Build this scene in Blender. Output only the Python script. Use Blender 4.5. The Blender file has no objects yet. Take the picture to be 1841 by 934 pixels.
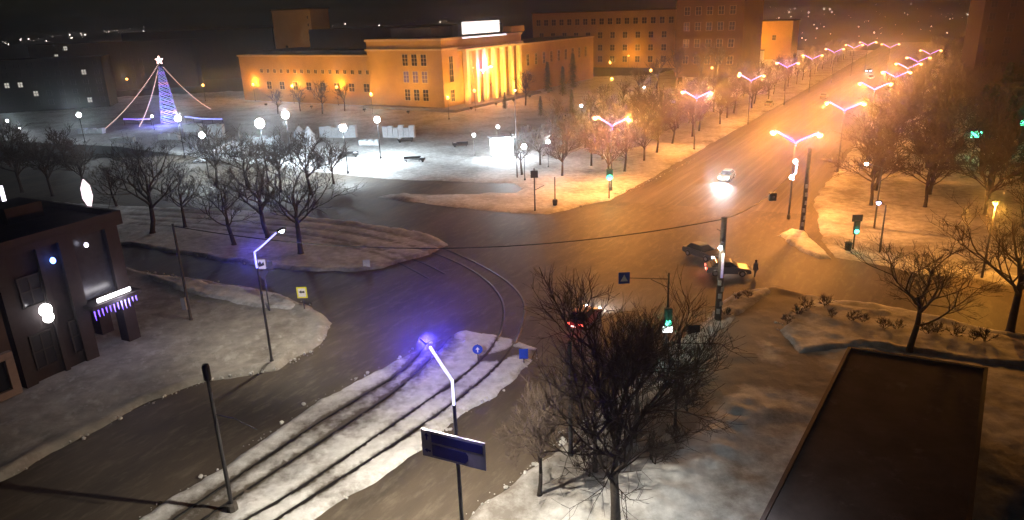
import bpy, bmesh, math, random
import numpy as np
from mathutils import Vector, Matrix, noise, geometry
rnd = random.Random(7)
sc = bpy.context.scene
C = sc.collection
# ------------------------------------------------------------------ camera
F, CX, CY, H = 1302., 920.5, 467., 26.
ROLL, PITCH = 0.034986, 0.330522
FW = Vector((0, math.cos(PITCH), -math.sin(PITCH)))
_r0 = Vector((1, 0, 0)); _u0 = _r0.cross(FW)
RT = _r0*math.cos(ROLL) - _u0*math.sin(ROLL)
UP = _r0*math.sin(ROLL) + _u0*math.cos(ROLL)
cam = bpy.data.cameras.new('camera'); co = bpy.data.objects.new('camera', cam); C.objects.link(co)
M = Matrix((RT, UP, -FW)).transposed().to_4x4(); M.translation = (0, 0, H); co.matrix_world = M
cam.sensor_width = 36; cam.lens = 36*F/1841.; cam.clip_start = .5; cam.clip_end = 12000
sc.camera = co
# ------------------------------------------------------------------ world, moon, exposure
SKY, SUN = 0.0022, 0.004
w = bpy.data.worlds.new('World'); sc.world = w; w.use_nodes = True
nt = w.node_tree
sk = nt.nodes.new('ShaderNodeTexSky'); sk.sky_type = 'NISHITA'; sk.sun_disc = False
sk.sun_elevation = math.radians(14); sk.sun_rotation = math.radians(200)
nt.links.new(sk.outputs[0], nt.nodes['Background'].inputs[0]); nt.nodes['Background'].inputs[1].default_value = SKY
sl = bpy.data.lights.new('moon', 'SUN'); sl.energy = SUN; sl.angle = math.radians(8); sl.color = (.85, .92, 1)
so = bpy.data.objects.new('moon', sl); C.objects.link(so); so.rotation_euler = (math.radians(35), 0, math.radians(20))
sc.view_settings.view_transform = 'Standard'; sc.view_settings.look = 'None'; sc.view_settings.exposure = 0; sc.view_settings.gamma = 1
sc.render.engine = 'CYCLES'; sc.cycles.use_denoising = True
sc.cycles.max_bounces = 5; sc.cycles.diffuse_bounces = 2; sc.cycles.glossy_bounces = 2; sc.cycles.volume_bounces = 0
sc.cycles.sample_clamp_indirect = 3; sc.cycles.use_light_tree = True; sc.cycles.caustics_reflective = False
HAZE = 0.0005

# ------------------------------------------------------------------ helpers
def G(x, y, z=0.):
    d = FW*F + RT*(x-CX) + UP*(CY-y); t = (z-H)/d.z
    return Vector((d.x*t, d.y*t, z))
def P(X, Y, Z):
    v = Vector((X, Y, Z-H)); q = v.dot(FW)
    return CX+F*v.dot(RT)/q, CY-F*v.dot(UP)/q
def zfor(b, ypx):                         # height above the point b that shows at picture row ypx
    lo, hi = 0., 60.
    for _ in range(50):
        m = (lo+hi)/2
        if P(b[0], b[1], m)[1] > ypx: lo = m
        else: hi = m
    return lo
def nd(x=0, y=0): return Vector((x, y))
E1 = Vector((.52, .854, 0)).normalized(); E2 = Vector((-E1.y, E1.x, 0))   # along the boulevard; across it to the left
ANG = math.atan2(E1.y, E1.x)
ORD = 'first second third fourth fifth sixth seventh eighth ninth tenth eleventh twelfth thirteenth fourteenth fifteenth sixteenth seventeenth eighteenth nineteenth twentieth'.split()
ORD += ['twenty-'+o for o in ORD[:9]] + ['thirtieth']

def mat(name, col, rough=.8, var=.25, scale=3., metal=0., col2=None, bump=0., stretch=None, emis=None, estr=0., dirt=None, detail=5., spec=.3, streak=None):
    m = bpy.data.materials.new(name); m.use_nodes = True; t = m.node_tree; b = t.nodes['Principled BSDF']
    b.inputs['Roughness'].default_value = rough; b.inputs['Metallic'].default_value = metal; b.inputs['Specular IOR Level'].default_value = spec
    tc = t.nodes.new('ShaderNodeTexCoord'); mp = t.nodes.new('ShaderNodeMapping'); t.links.new(tc.outputs['Object'], mp.inputs[0])
    if stretch: mp.vector_type = 'TEXTURE'; mp.inputs['Rotation'].default_value = (0, 0, stretch[0]); mp.inputs['Scale'].default_value = [1/q for q in stretch[1:]]
    n = t.nodes.new('ShaderNodeTexNoise'); n.inputs['Scale'].default_value = scale; n.inputs['Detail'].default_value = detail; n.inputs['Roughness'].default_value = .65
    t.links.new(mp.outputs[0], n.inputs['Vector'])
    r = t.nodes.new('ShaderNodeValToRGB'); r.color_ramp.elements[0].position = .3; r.color_ramp.elements[1].position = .7
    c2 = col2 or tuple(min(1, c*(1+var)) for c in col); c1 = col if col2 else tuple(c*(1-var) for c in col)
    r.color_ramp.elements[0].color = (*c1, 1); r.color_ramp.elements[1].color = (*c2, 1)
    t.links.new(n.outputs[0], r.inputs[0]); out = r.outputs[0]
    if dirt:
        at = t.nodes.new('ShaderNodeAttribute'); at.attribute_name = 'dirt'
        n2 = t.nodes.new('ShaderNodeTexNoise'); n2.inputs['Scale'].default_value = .9; n2.inputs['Detail'].default_value = 8; n2.inputs['Roughness'].default_value = .72
        t.links.new(tc.outputs['Object'], n2.inputs['Vector'])
        ad = t.nodes.new('ShaderNodeMath'); ad.operation = 'MULTIPLY_ADD'; ad.inputs[1].default_value = 1.5; t.links.new(n2.outputs[0], ad.inputs[0]); t.links.new(at.outputs['Fac'], ad.inputs[2])
        mr = t.nodes.new('ShaderNodeMapRange'); mr.inputs[1].default_value = .78; mr.inputs[2].default_value = 1.45; t.links.new(ad.outputs[0], mr.inputs[0])
        mx = t.nodes.new('ShaderNodeMix'); mx.data_type = 'RGBA'; t.links.new(mr.outputs[0], mx.inputs[0]); t.links.new(out, mx.inputs[6]); mx.inputs[7].default_value = (*dirt, 1)
        out = mx.outputs[2]
    if streak:                                # (colour, noise scale, mapping rotation, sx, sy, low, high): slush and tyre streaks
        mp2 = t.nodes.new('ShaderNodeMapping'); t.links.new(tc.outputs['Object'], mp2.inputs[0]); mp2.vector_type = 'TEXTURE'; mp2.inputs['Rotation'].default_value = (0, 0, streak[2]); mp2.inputs['Scale'].default_value = (1/streak[3], 1/streak[4], 1)
        n4 = t.nodes.new('ShaderNodeTexNoise'); n4.inputs['Scale'].default_value = streak[1]; n4.inputs['Detail'].default_value = 6; n4.inputs['Roughness'].default_value = .7; t.links.new(mp2.outputs[0], n4.inputs['Vector'])
        m4 = t.nodes.new('ShaderNodeMapRange'); m4.inputs[1].default_value = streak[5]; m4.inputs[2].default_value = streak[6]; t.links.new(n4.outputs[0], m4.inputs[0])
        x4 = t.nodes.new('ShaderNodeMix'); x4.data_type = 'RGBA'; t.links.new(m4.outputs[0], x4.inputs[0]); t.links.new(out, x4.inputs[6]); x4.inputs[7].default_value = (*streak[0], 1); out = x4.outputs[2]
    t.links.new(out, b.inputs['Base Color'])
    if bump:
        bp = t.nodes.new('ShaderNodeBump'); bp.inputs['Strength'].default_value = bump; bp.inputs['Distance'].default_value = .08
        t.links.new(n.outputs[0], bp.inputs['Height']); t.links.new(bp.outputs[0], b.inputs['Normal'])
    if emis:
        b.inputs['Emission Color'].default_value = (*emis, 1); b.inputs['Emission Strength'].default_value = estr
    return m
def glow(name, col, s):
    return mat(name, (.6, .6, .6), .5, emis=col, estr=s)

class MB:
    def __init__(self): self.v = []; self.f = []
    def quad(self, a, b, c, d): n = len(self.v); self.v += [tuple(a), tuple(b), tuple(c), tuple(d)]; self.f.append((n, n+1, n+2, n+3)); return self
    def box(self, x0, x1, y0, y1, z0, z1, fr=None):
        n = len(self.v); pts = [(x, y, z) for z in (z0, z1) for x, y in ((x0, y0), (x1, y0), (x1, y1), (x0, y1))]
        if fr: pts = [fr(*p) for p in pts]
        self.v += [tuple(p) for p in pts]
        self.f += [tuple(n+i for i in q) for q in ((3, 2, 1, 0), (4, 5, 6, 7), (0, 1, 5, 4), (1, 2, 6, 5), (2, 3, 7, 6), (3, 0, 4, 7))]; return self
    def tube(self, pts, rad, k=8, cap=True):
        pts = [Vector(p) for p in pts]; n0 = len(self.v); m = len(pts)
        for i, p in enumerate(pts):
            d = (pts[min(i+1, m-1)]-pts[max(i-1, 0)]).normalized()
            a = d.orthogonal().normalized() if i == 0 else (a - d*a.dot(d)).normalized()
            b = d.cross(a); r = rad[i] if isinstance(rad, (list, tuple)) else rad
            for j in range(k):
                t = 2*math.pi*j/k; self.v.append(tuple(p + a*(r*math.cos(t)) + b*(r*math.sin(t))))
        for i in range(m-1):
            for j in range(k):
                self.f.append((n0+i*k+j, n0+i*k+(j+1) % k, n0+(i+1)*k+(j+1) % k, n0+(i+1)*k+j))
        if cap:
            self.f.append(tuple(n0+j for j in reversed(range(k)))); self.f.append(tuple(n0+(m-1)*k+j for j in range(k)))
        return self
    def lathe(self, prof, k=14, c=(0, 0)):
        n0 = len(self.v); m = len(prof)
        for r, z in prof:
            for j in range(k):
                t = 2*math.pi*j/k; self.v.append((c[0]+r*math.cos(t), c[1]+r*math.sin(t), z))
        for i in range(m-1):
            for j in range(k): self.f.append((n0+i*k+j, n0+i*k+(j+1) % k, n0+(i+1)*k+(j+1) % k, n0+(i+1)*k+j))
        self.f.append(tuple(n0+j for j in reversed(range(k)))); self.f.append(tuple(n0+(m-1)*k+j for j in range(k))); return self
    def ball(self, c, r, k=12, sz=1.):
        c = Vector(c); n0 = len(self.v)
        for i in range(1, 7):
            ph = math.pi*i/7
            for j in range(k):
                t = 2*math.pi*j/k; self.v.append((c.x+r*math.sin(ph)*math.cos(t), c.y+r*math.sin(ph)*math.sin(t), c.z+r*sz*math.cos(ph)))
        for i in range(5):
            for j in range(k): self.f.append((n0+i*k+j, n0+(i+1)*k+j, n0+(i+1)*k+(j+1) % k, n0+i*k+(j+1) % k))
        self.f.append(tuple(n0+j for j in range(k))); self.f.append(tuple(n0+5*k+j for j in reversed(range(k)))); return self
    def prism(self, poly, d0, d1, fr):      # polygon in (u,v) extruded along the third axis, mapped by fr(u, depth, v)
        n = len(self.v); k = len(poly)
        self.v += [tuple(fr(u, d0, v)) for u, v in poly] + [tuple(fr(u, d1, v)) for u, v in poly]
        self.f.append(tuple(range(n, n+k))); self.f.append(tuple(reversed(range(n+k, n+2*k))))
        for i in range(k): j = (i+1) % k; self.f.append((n+i, n+k+i, n+k+j, n+j))
        return self
    def build(self, name, m, parent=None, smooth=False, loc=None, bevel=0):
        me = bpy.data.meshes.new(name); me.from_pydata(self.v, [], self.f)
        bm = bmesh.new(); bm.from_mesh(me); bmesh.ops.recalc_face_normals(bm, faces=bm.faces)
        if bevel: bmesh.ops.bevel(bm, geom=[e for e in bm.edges if e.is_manifold and e.calc_face_angle(0) > .5], offset=bevel, segments=2, affect='EDGES', profile=.6)
        bm.to_mesh(me); bm.free(); me.materials.append(m)
        if smooth: me.polygons.foreach_set('use_smooth', [True]*len(me.polygons))
        o = bpy.data.objects.new(name, me); C.objects.link(o)
        if parent: o.parent = parent
        if loc is not None: o.location = loc
        return o

def tag(o, label, cat, group=None):
    o['label'] = label; o['category'] = cat
    if group: o['group'] = group
    return o
def thing(name, label, cat, loc=(0, 0, 0), rz=0., group=None, s=1.):
    o = bpy.data.objects.new(name, None); C.objects.link(o); o.location = loc; o.rotation_euler = (0, 0, rz); o.scale = (s, s, s)
    o.empty_display_size = .1
    return tag(o, label, cat, group)
def dup(root, label, loc, rz=0., s=1., group=None):
    r = root.copy(); C.objects.link(r); r.location = loc; r.rotation_euler = (0, 0, rz); r.scale = (s, s, s); r['label'] = label
    if group: r['group'] = group
    def rec(a, b):
        for ch in list(a.children):
            c = ch.copy(); C.objects.link(c); c.parent = b; rec(ch, c)
    rec(root, r); return r
def struct(o, kind='structure'): o['kind'] = kind; return o
def plight(name, parent, loc, col, W, r=.15, spot=None, aim=(0, 0, -1), blend=.6):
    l = bpy.data.lights.new(name, 'SPOT' if spot else 'POINT'); l.energy = W; l.color = col; l.shadow_soft_size = r
    o = bpy.data.objects.new(name, l); C.objects.link(o)
    if parent: o.parent = parent
    o.location = loc
    if spot: l.spot_size = math.radians(spot); l.spot_blend = blend; o.rotation_euler = Vector(aim).to_track_quat('-Z', 'Y').to_euler()
    return o

# ------------------------------------------------------------------ materials
M_snow = mat('snow', (.62, .63, .65), .75, .22, 1.6, bump=.9, dirt=(.10, .085, .07), detail=8)
M_snow2 = mat('trodden_snow', (.50, .50, .50), .8, .3, 1.1, bump=.8, dirt=(.185, .17, .155), detail=8)
M_pave = mat('packed_snow_pavement', (.30, .285, .26), .8, .3, .7, bump=.6, dirt=(.12, .105, .09), detail=9, streak=((.46, .45, .43), .9, .4, 1, .6, .54, .72))
M_road = mat('packed_road', (.04, .036, .031), .62, .3, .16, bump=.2, stretch=(ANG, .35, 1.2, 1), col2=(.125, .098, .072), detail=9, streak=((.17, .145, .115), 1.6, ANG, .3, .9, .5, .8))
M_boul = mat('boulevard_road', (.05, .042, .037), .6, .3, .3, bump=.2, stretch=(ANG, .12, 1.6, 1), col2=(.125, .105, .092), detail=9, streak=((.17, .145, .125), 1.0, ANG, .03, 1., .5, .7))
M_land = mat('far_ground', (.022, .022, .023), .9, .5, .02, detail=8)
M_rail = mat('rail_steel', (.014, .013, .012), .45, .3, 2, metal=.3)
M_bark = mat('bark', (.04, .033, .028), .9, .4, 6)
M_twig = mat('twigs', (.07, .052, .042), .9, .35, 5)
M_needle = mat('needles', (.02, .045, .022), .8, .5, 3)
M_black = mat('dark_metal', (.03, .03, .032), .5, .3, 4)
M_grey = mat('galvanised_pole', (.09, .09, .095), .5, .25, 3, metal=.4)
M_conc = mat('concrete_pole', (.075, .068, .062), .85, .3, 4)
M_paper = mat('old_posters', (.42, .4, .37), .85, .35, 9)
M_white = mat('white_paint', (.72, .72, .72), .5, .08, 4)
M_blue = mat('sign_blue', (.02, .06, .42), .4, .1, 4)
M_yel = mat('sign_yellow', (.75, .72, .05), .4, .08, 4)
M_red = mat('sign_red', (.6, .02, .02), .4, .1, 4)
M_ice = mat('ice_blocks', (.62, .68, .74), .45, .12, 2, bump=.3)
L_violet = glow('violet_led', (.16, .055, 1.), 2.6)
L_blueled = glow('blue_led', (.33, .33, 1.), 2.6)
L_sod = glow('sodium_lens', (1., .46, .15), 2.6)
L_amb = glow('amber_globe', (1., .44, .09), 3.6)
L_cold = glow('cold_globe', (.85, .95, 1.), 60)
L_green = glow('green_lens', (.03, 1., .5), 5)
L_white = glow('white_lit', (1., .97, .95), 9)
L_pink = glow('pink_bulbs', (1., .62, .5), 1.5)
SOD = (1., .36, .055); AMB = (1., .40, .05); COLD = (.80, .93, 1.)

# ------------------------------------------------------------------ ground sheets
def sheet(name, poly, z, m):
    mb = MB(); mb.v = [(p[0], p[1], z) for p in poly]; mb.f = [tuple(range(len(poly)))]
    return struct(mb.build(name, m))
def pxs(*a): return [G(x, y) for x, y in a]
sheet('ground', [(6000*math.cos(i*math.pi/24), 6000*math.sin(i*math.pi/24)) for i in range(48)], -.06, M_land)
sheet('road', [(-160, 8), (75, 8), (90, 60), (64, 135), (20, 150), (-160, 150)], -.01, M_road)
LL = lambda s: G(1095, 355) + E1*s        # lamp line along the left kerb
bl0 = G(1120, 350) - E1*4; br0 = G(1452, 371) - E1*4
sheet('boulevard', [bl0, br0, br0+E1*430, bl0+E1*430], -.004, M_boul)

def segdist(pts, poly, closed=True):
    a = np.array([(p[0], p[1]) for p in poly]); b = np.roll(a, -1, 0)
    if not closed: a, b = a[:-1], b[:-1]
    out = np.full(len(pts), 1e9)
    for p, q in zip(a, b):
        d = q-p; L = max(d@d, 1e-9); t = np.clip(((pts-p)@d)/L, 0, 1); out = np.minimum(out, np.hypot(*(pts-p-t[:, None]*d).T))
    return out
def inside(pts, poly):
    r = np.zeros(len(pts), bool); n = len(poly)
    for i in range(n):
        x0, y0 = poly[i][:2]; x1, y1 = poly[(i+1) % n][:2]
        if y0 == y1: continue
        c = ((y0 > pts[:, 1]) != (y1 > pts[:, 1])) & (pts[:, 0] < (x1-x0)*(pts[:, 1]-y0)/(y1-y0)+x0); r ^= c
    return r
def slab(name, poly, sp, m, h=.13, bank=.22, bankw=.9, nz=.05, dirt=None, height=None, wob=.25, edge_dirt=.25):
    poly = [(p[0], p[1]) for p in poly]; B = []
    for i, p in enumerate(poly):
        q = poly[(i+1) % len(poly)]; L = math.dist(p, q); k = max(1, int(L/sp))
        for j in range(k):
            x = p[0]+(q[0]-p[0])*j/k; y = p[1]+(q[1]-p[1])*j/k
            n = noise.noise_vector((x*.45, y*.45, 3.)); n2 = noise.noise_vector((x*1.7, y*1.7, 9.))
            B.append((x+wob*(n.x*1.6+n2.x*.5), y+wob*(n.y*1.6+n2.y*.5)))
    a = np.array(B); x0, y0 = a.min(0); x1, y1 = a.max(0)
    gx, gy = np.meshgrid(np.arange(x0, x1, sp), np.arange(y0, y1, sp)); g = np.c_[gx.ravel(), gy.ravel()]
    g = g + np.random.RandomState(1).uniform(-.3, .3, g.shape)*sp
    ok = inside(g, B); g = g[ok]; dd = segdist(g, B); g = g[dd > sp*.45]
    allp = [Vector(p) for p in B]+[Vector(p) for p in g]
    v, e, f, *_ = geometry.delaunay_2d_cdt(allp, [], [list(range(len(B)))], 1, 1e-5)
    p = np.array([(q.x, q.y) for q in v]); d = segdist(p, B)
    s = np.clip(d/.35, 0, 1); s = s*s*(3-2*s)
    bk = np.exp(-((d-bankw*.55)/(bankw*.4))**2)
    n1 = np.array([noise.fractal((x*.7, y*.7, 1.), 1., 2., 4) for x, y in p]); n3 = np.array([noise.noise((x*.22, y*.22, 4.)) for x, y in p])
    z = -.03 + (h+.03)*s + s*(bank*bk*np.clip(.55+.9*n3, 0, 1.4)) + nz*n1*s
    if height: z = z + height(p, d)*s
    D = np.clip(n3*.5, -.2, .5)+edge_dirt*np.exp(-(d/.5)**2)
    if dirt: D = D + dirt(p, d)
    me = bpy.data.meshes.new(name); me.from_pydata(np.c_[p, z].tolist(), [], f)
    bm = bmesh.new(); bm.from_mesh(me); bmesh.ops.recalc_face_normals(bm, faces=bm.faces)
    if sum(q.normal.z for q in bm.faces) < 0: bmesh.ops.reverse_faces(bm, faces=bm.faces)
    bm.to_mesh(me); bm.free()
    at = me.attributes.new('dirt', 'FLOAT', 'POINT'); at.data.foreach_set('value', D.astype(np.float32))
    me.materials.append(m); me.polygons.foreach_set('use_smooth', [True]*len(me.polygons))
    o = bpy.data.objects.new(name, me); C.objects.link(o); return struct(o)

# rails (picture traces carried to the ground)
rail_c = pxs((300, 980), (429, 893), (586, 790), (715, 704), (770, 650), (811, 607))
rail_b = pxs((255, 975), (418, 865), (579, 757), (711, 679), (743, 650), (775, 612))
rail_d = pxs((370, 985), (446, 933), (525, 890), (650, 804), (811, 693), (860, 655), (891, 617), (903, 590), (908, 551), (892, 520), (857, 489), (800, 461), (740, 442), (640, 420), (552, 410), (400, 396), (235, 386))
rail_e = pxs((440, 975), (518, 922), (704, 804), (822, 722), (895, 660), (928, 615), (944, 569), (942, 537), (917, 509), (875, 481), (800, 446), (740, 428), (640, 407), (552, 398), (400, 386), (235, 376))
rail_f = pxs((770, 500), (735, 481), (693, 460), (577, 431), (400, 413), (235, 402))
rail_g = pxs((800, 492), (760, 471), (693, 451), (577, 424), (400, 405), (235, 394))
def smoothline(pts, it=3):
    p = [Vector((q[0], q[1])) for q in pts]
    for _ in range(it):
        r = [p[0]]
        for a, b in zip(p, p[1:]): r += [a*.75+b*.25, a*.25+b*.75]
        p = r+[p[-1]]
    return p
rails = [smoothline(r) for r in (rail_b, rail_c, rail_d, rail_e, rail_f, rail_g)]
MEDIAN = pxs((150, 1010), (255, 932), (411, 829), (554, 732), (650, 678), (757, 625), (830, 593), (900, 603), (968, 626), (955, 650), (900, 704), (822, 757), (750, 811), (572, 933), (470, 1010))
mb = MB()
for r in rails:
    inm = inside(np.array([(p.x, p.y) for p in r]), MEDIAN)
    for i, p in enumerate(r):
        dz = .13*inm[max(0, i-2):i+3].mean()
        d = (r[min(i+1, len(r)-1)]-r[max(i-1, 0)]).normalized(); n = Vector((-d.y, d.x))
        for s, z in ((-.13, .004), (-.06, .02), (.06, .02), (.13, .004)): mb.v.append((p.x+n.x*s, p.y+n.y*s, z+dz*(abs(s) < .1)))
    n0 = len(mb.v)-4*len(r)
    for i in range(len(r)-1):
        for j in range(3): a = n0+4*i+j; mb.f.append((a, a+1, a+5, a+4))
struct(mb.build('tram_track', M_rail))
def raildist(p, sel): return np.min([segdist(p, r, False) for r in sel], 0)

def lin(p, q, s): return p+(q-p)*s
# tram median in the foreground
def med_dirt(p, d):
    r = raildist(p, rails[:4]); l = raildist(p, rails[:2])
    return 1.1*np.exp(-(r/.17)**2) + .38*np.exp(-(l/1.1)**2) + 1.2*np.exp(-(segdist(p, pxs((878, 646), (925, 634)), False)/.75)**4) + .25*(segdist(p, rail_c, False) < 1.5)*np.random.RandomState(3).rand(len(p))
def med_h(p, d):
    r = raildist(p, rails[:4]); q = np.random.RandomState(5).rand(len(p)); return .10*(q > .93)*(segdist(p, rail_c, False) < 1.6)-.10*np.exp(-(r/.2)**2)+.02*np.exp(-((r-.7)/.35)**2)
slab('tram_median', MEDIAN, .3, M_snow, h=.14, bank=.10, nz=.07, dirt=med_dirt, height=med_h)
# planted tram island with trees
def isl_dirt(p, d):
    r = raildist(p, rails[2:]); return .8*np.exp(-(r/.3)**2)+.1
def isl_h(p, d):
    r = raildist(p, rails[2:]); return -.08*np.exp(-(r/.3)**2)
slab('tree_island', pxs((-150, 420), (235, 440), (300, 452), (400, 467), (480, 480), (560, 487), (640, 489), (690, 481), (725, 470), (770, 458), (805, 441), (790, 428), (760, 417), (700, 408), (640, 399), (560, 389), (480, 381), (380, 376), (235, 371), (-150, 350)), .55, M_snow2, h=.12, bank=.2, dirt=isl_dirt, height=isl_h)
# pavement before the dark building
def pv_dirt(p, d):
    return -.55*np.exp(-(segdist(p, pxs((250, 492), (340, 515), (440, 535), (535, 550)), False)/1.5)**2) - .25*np.exp(-(d/1.3)**2)
slab('pavement', pxs((-120, 935), (0, 866), (100, 812), (200, 757), (280, 717), (380, 682), (450, 672), (500, 664), (560, 632), (588, 605), (595, 580), (580, 562), (555, 548), (500, 530), (400, 508), (250, 486), (60, 455), (-200, 420), (-500, 560), (-400, 900)), .45, M_pave, h=.13, bank=.3, bankw=1.4, dirt=pv_dirt)
slab('snow_bank', pxs((262, 492), (340, 503), (420, 516), (500, 532), (548, 549), (520, 562), (470, 556), (400, 543), (330, 525), (270, 506)), .35, M_snow, h=.3, bank=.1, nz=.12)
# near right verge, paths and beds
paths = [pxs((1440, 500), (1370, 570), (1310, 650), (1240, 730), (1170, 790)), pxs((1310, 660), (1420, 680), (1520, 700), (1650, 700)), pxs((1400, 590), (1430, 640), (1470, 690))]
heaps = pxs((1345, 735), (1290, 790), (1240, 850), (1195, 895))
slope_bed = pxs((1090, 760), (1180, 680), (1230, 640))
def vg_dirt(p, d):
    r = np.minimum(segdist(p, paths[0], False), np.minimum(segdist(p, paths[1], False), segdist(p, paths[2], False)+.5))
    q = segdist(p, pxs((1420, 760), (1330, 840), (1380, 800)), False)
    b = segdist(p, slope_bed, False)
    return .85*np.exp(-(r/2.3)**4)+.4*np.exp(-(q/2.)**2)+.42*np.exp(-(b/3.2)**2)+.12+.6*np.exp(-(segdist(p, pxs((880, 930), (1000, 880), (1080, 800)), False)/1.8)**2)-.85*np.exp(-(segdist(p, heaps, False)/1.2)**2)
def vg_h(p, d):
    n = np.array([noise.noise((x*.9, y*.9, 2.)) for x, y in p])
    return (.34+.22*n)*np.exp(-(segdist(p, heaps, False)/1.7)**2)+.12*np.clip(n, 0, 1)*np.exp(-(segdist(p, slope_bed, False)/3.)**2)
slab('verge', pxs((720, 1040), (850, 925), (972, 829), (1080, 735), (1140, 675), (1195, 630), (1250, 594), (1285, 558), (1320, 527), (1390, 516), (1450, 530), (1500, 537), (1620, 554), (1720, 579), (1900, 616), (2300, 690), (2300, 1100), (1400, 1300), (760, 1100)), .36, M_snow2, h=.13, bank=.32, bankw=1.2, nz=.09, dirt=vg_dirt, height=vg_h)
slab('snow_heap', pxs((1262, 590), (1290, 560), (1330, 532), (1385, 519), (1388, 530), (1340, 560), (1300, 592), (1278, 604)), .3, M_snow, h=.28, bank=.1, nz=.16)
slab('flower_bed', pxs((1398, 592), (1425, 560), (1480, 548), (1600, 566), (1720, 592), (1900, 628), (1900, 672), (1720, 650), (1560, 625), (1440, 640)), .4, M_snow2, h=.32, bank=.2, nz=.16, dirt=lambda p, d: .12+0*d)
# refuge with the advertising pole
slab('refuge', pxs((1400, 424), (1420, 414), (1448, 416), (1470, 440), (1496, 464), (1470, 466), (1438, 452)), .3, M_snow, h=.28, bank=.1, nz=.12)
# right-hand park beyond the side street
pk = [br0+E1*s for s in (8, 60, 150, 350)]
slab('park_snow', [G(1500, 462), G(1478, 430), G(1470, 395)]+pk+[pk[-1]-E2*170, G(2100, 330), G(2000, 520), G(1841, 518), G(1760, 503), G(1640, 490), G(1560, 474)], 1.4, M_snow2, h=.13, bank=.3, bankw=1.5, nz=.1, dirt=lambda p, d: .22+.35*np.exp(-((d-4.5)/1.8)**2))
# square, theatre gardens and the strip along the boulevard
lk = [bl0+E1*s for s in (8, 60, 150, 350)]
slab('square', [G(1040, 372), G(1095, 360)]+lk+[lk[-1]+E2*70, Vector((60, 300, 0)), Vector((-60, 300, 0)), Vector((-220, 270, 0)), G(-60, 250), G(200, 262), G(420, 290), G(600, 312), G(700, 322), G(850, 327), G(925, 331), G(940, 340), G(925, 346), G(820, 349), G(700, 348), G(626, 347), G(729, 361), G(800, 371), G(890, 381), G(985, 385)], 1.7, M_snow2, h=.13, bank=.35, bankw=1.6, nz=.12, dirt=lambda p, d: .12+0*d)

# ploughed lumps of snow along the kerbs
lb_ = MB()
for line, n in ((pxs((255, 932), (411, 829), (554, 732), (650, 678), (757, 625)), 55), (pxs((968, 640), (900, 704), (822, 757), (750, 811), (572, 933)), 55), (pxs((0, 866), (200, 757), (380, 682), (500, 664), (560, 632), (592, 590)), 120), (pxs((850, 925), (972, 829), (1080, 735), (1195, 630)), 120),
        (pxs((1262, 590), (1300, 545), (1385, 519)), 60), (pxs((1405, 424), (1470, 450), (1492, 462)), 50), (pxs((1398, 592), (1425, 560), (1480, 548), (1600, 566), (1841, 615)), 130), (pxs((250, 489), (400, 512), (548, 550)), 90), (pxs((1345, 735), (1290, 790), (1240, 850), (1195, 895)), 150), (pxs((1040, 372), (1100, 352), (1150, 335), (1250, 285)), 120), (pxs((300, 452), (480, 480), (690, 481)), 60)):
    for _ in range(n):
        t = rnd.random()*(len(line)-1); i = min(int(t), len(line)-2); q = line[i].lerp(line[i+1], t-i)+Vector((rnd.gauss(0, .22), rnd.gauss(0, .22), 0)); r = .03+.13*rnd.random()**3.5
        c0 = len(lb_.v); lb_.ball(q+Vector((0, 0, .08+r*.3)), r, 6, .75)
        for k in range(c0, len(lb_.v)): x, y, z = lb_.v[k]; lb_.v[k] = (x+rnd.uniform(-.3, .3)*r, y+rnd.uniform(-.3, .3)*r, z+rnd.uniform(-.2, .2)*r)
struct(lb_.build('snow_lumps', M_snow2), 'stuff')
# ------------------------------------------------------------------ buildings
def frame(U, N): return lambda u, d, v: U*u + N*d + Vector((0, 0, v))
_wc = {}
def window(parent, U, N, u, d, v, ww, hh, mf, mg, nx=2, ny=2, name='window'):
    key = (round(U.x, 3), round(U.y, 3), ww, hh, mf.name, mg.name, nx, ny); fr = frame(U, N)
    if key not in _wc:
        t = .12; a = MB(); a.box(-ww/2-t, -ww/2, 0, .14, -t, hh+t, fr); a.box(ww/2, ww/2+t, 0, .14, -t, hh+t, fr)
        a.box(-ww/2, ww/2, 0, .14, hh, hh+t, fr); a.box(-ww/2, ww/2, 0, .2, -t, 0, fr)
        for i in range(1, nx): x = -ww/2+ww*i/nx; a.box(x-.05, x+.05, .01, .09, 0, hh, fr)
        for i in range(1, ny): z = hh*i/ny; a.box(-ww/2, ww/2, .012, .085, z-.05, z+.05, fr)
        g = MB(); g.box(-ww/2, ww/2, .003, .04, 0, hh, fr)
        fo = a.build(name, mf, parent); go = g.build('pane', mg, fo); _wc[key] = (fo, go); fo.location = fr(u, d, v)
    else:
        f0, g0 = _wc[key]; fo = f0.copy(); C.objects.link(fo); fo.parent = parent; fo.location = fr(u, d, v)
        go = g0.copy(); C.objects.link(go); go.parent = fo
    return fo
M_ochre = mat('ochre_plaster', (.40, .25, .085), .85, .12, .25, detail=7)
M_cream = mat('cream_trim', (.50, .38, .20), .8, .1, .6)
M_roofd = mat('dark_roof', (.028, .027, .028), .9, .4, .4)
M_roofs = mat('snowy_roof', (.06, .06, .062), .9, .3, .15, col2=(.16, .16, .17))
M_pane = mat('dark_pane', (.02, .02, .025), .15, .3, 2, spec=.5)
M_panev = mat('violet_pane', (.10, .08, .12), .2, .3, 2, spec=.5, emis=(.45, .3, .6), estr=.10)
M_panew = mat('warm_pane', (.3, .25, .15), .3, .3, 2, emis=(1., .62, .3), estr=.35)
M_pilaster = mat('pale_column', (.6, .5, .3), .8, .1, .8)

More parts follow.
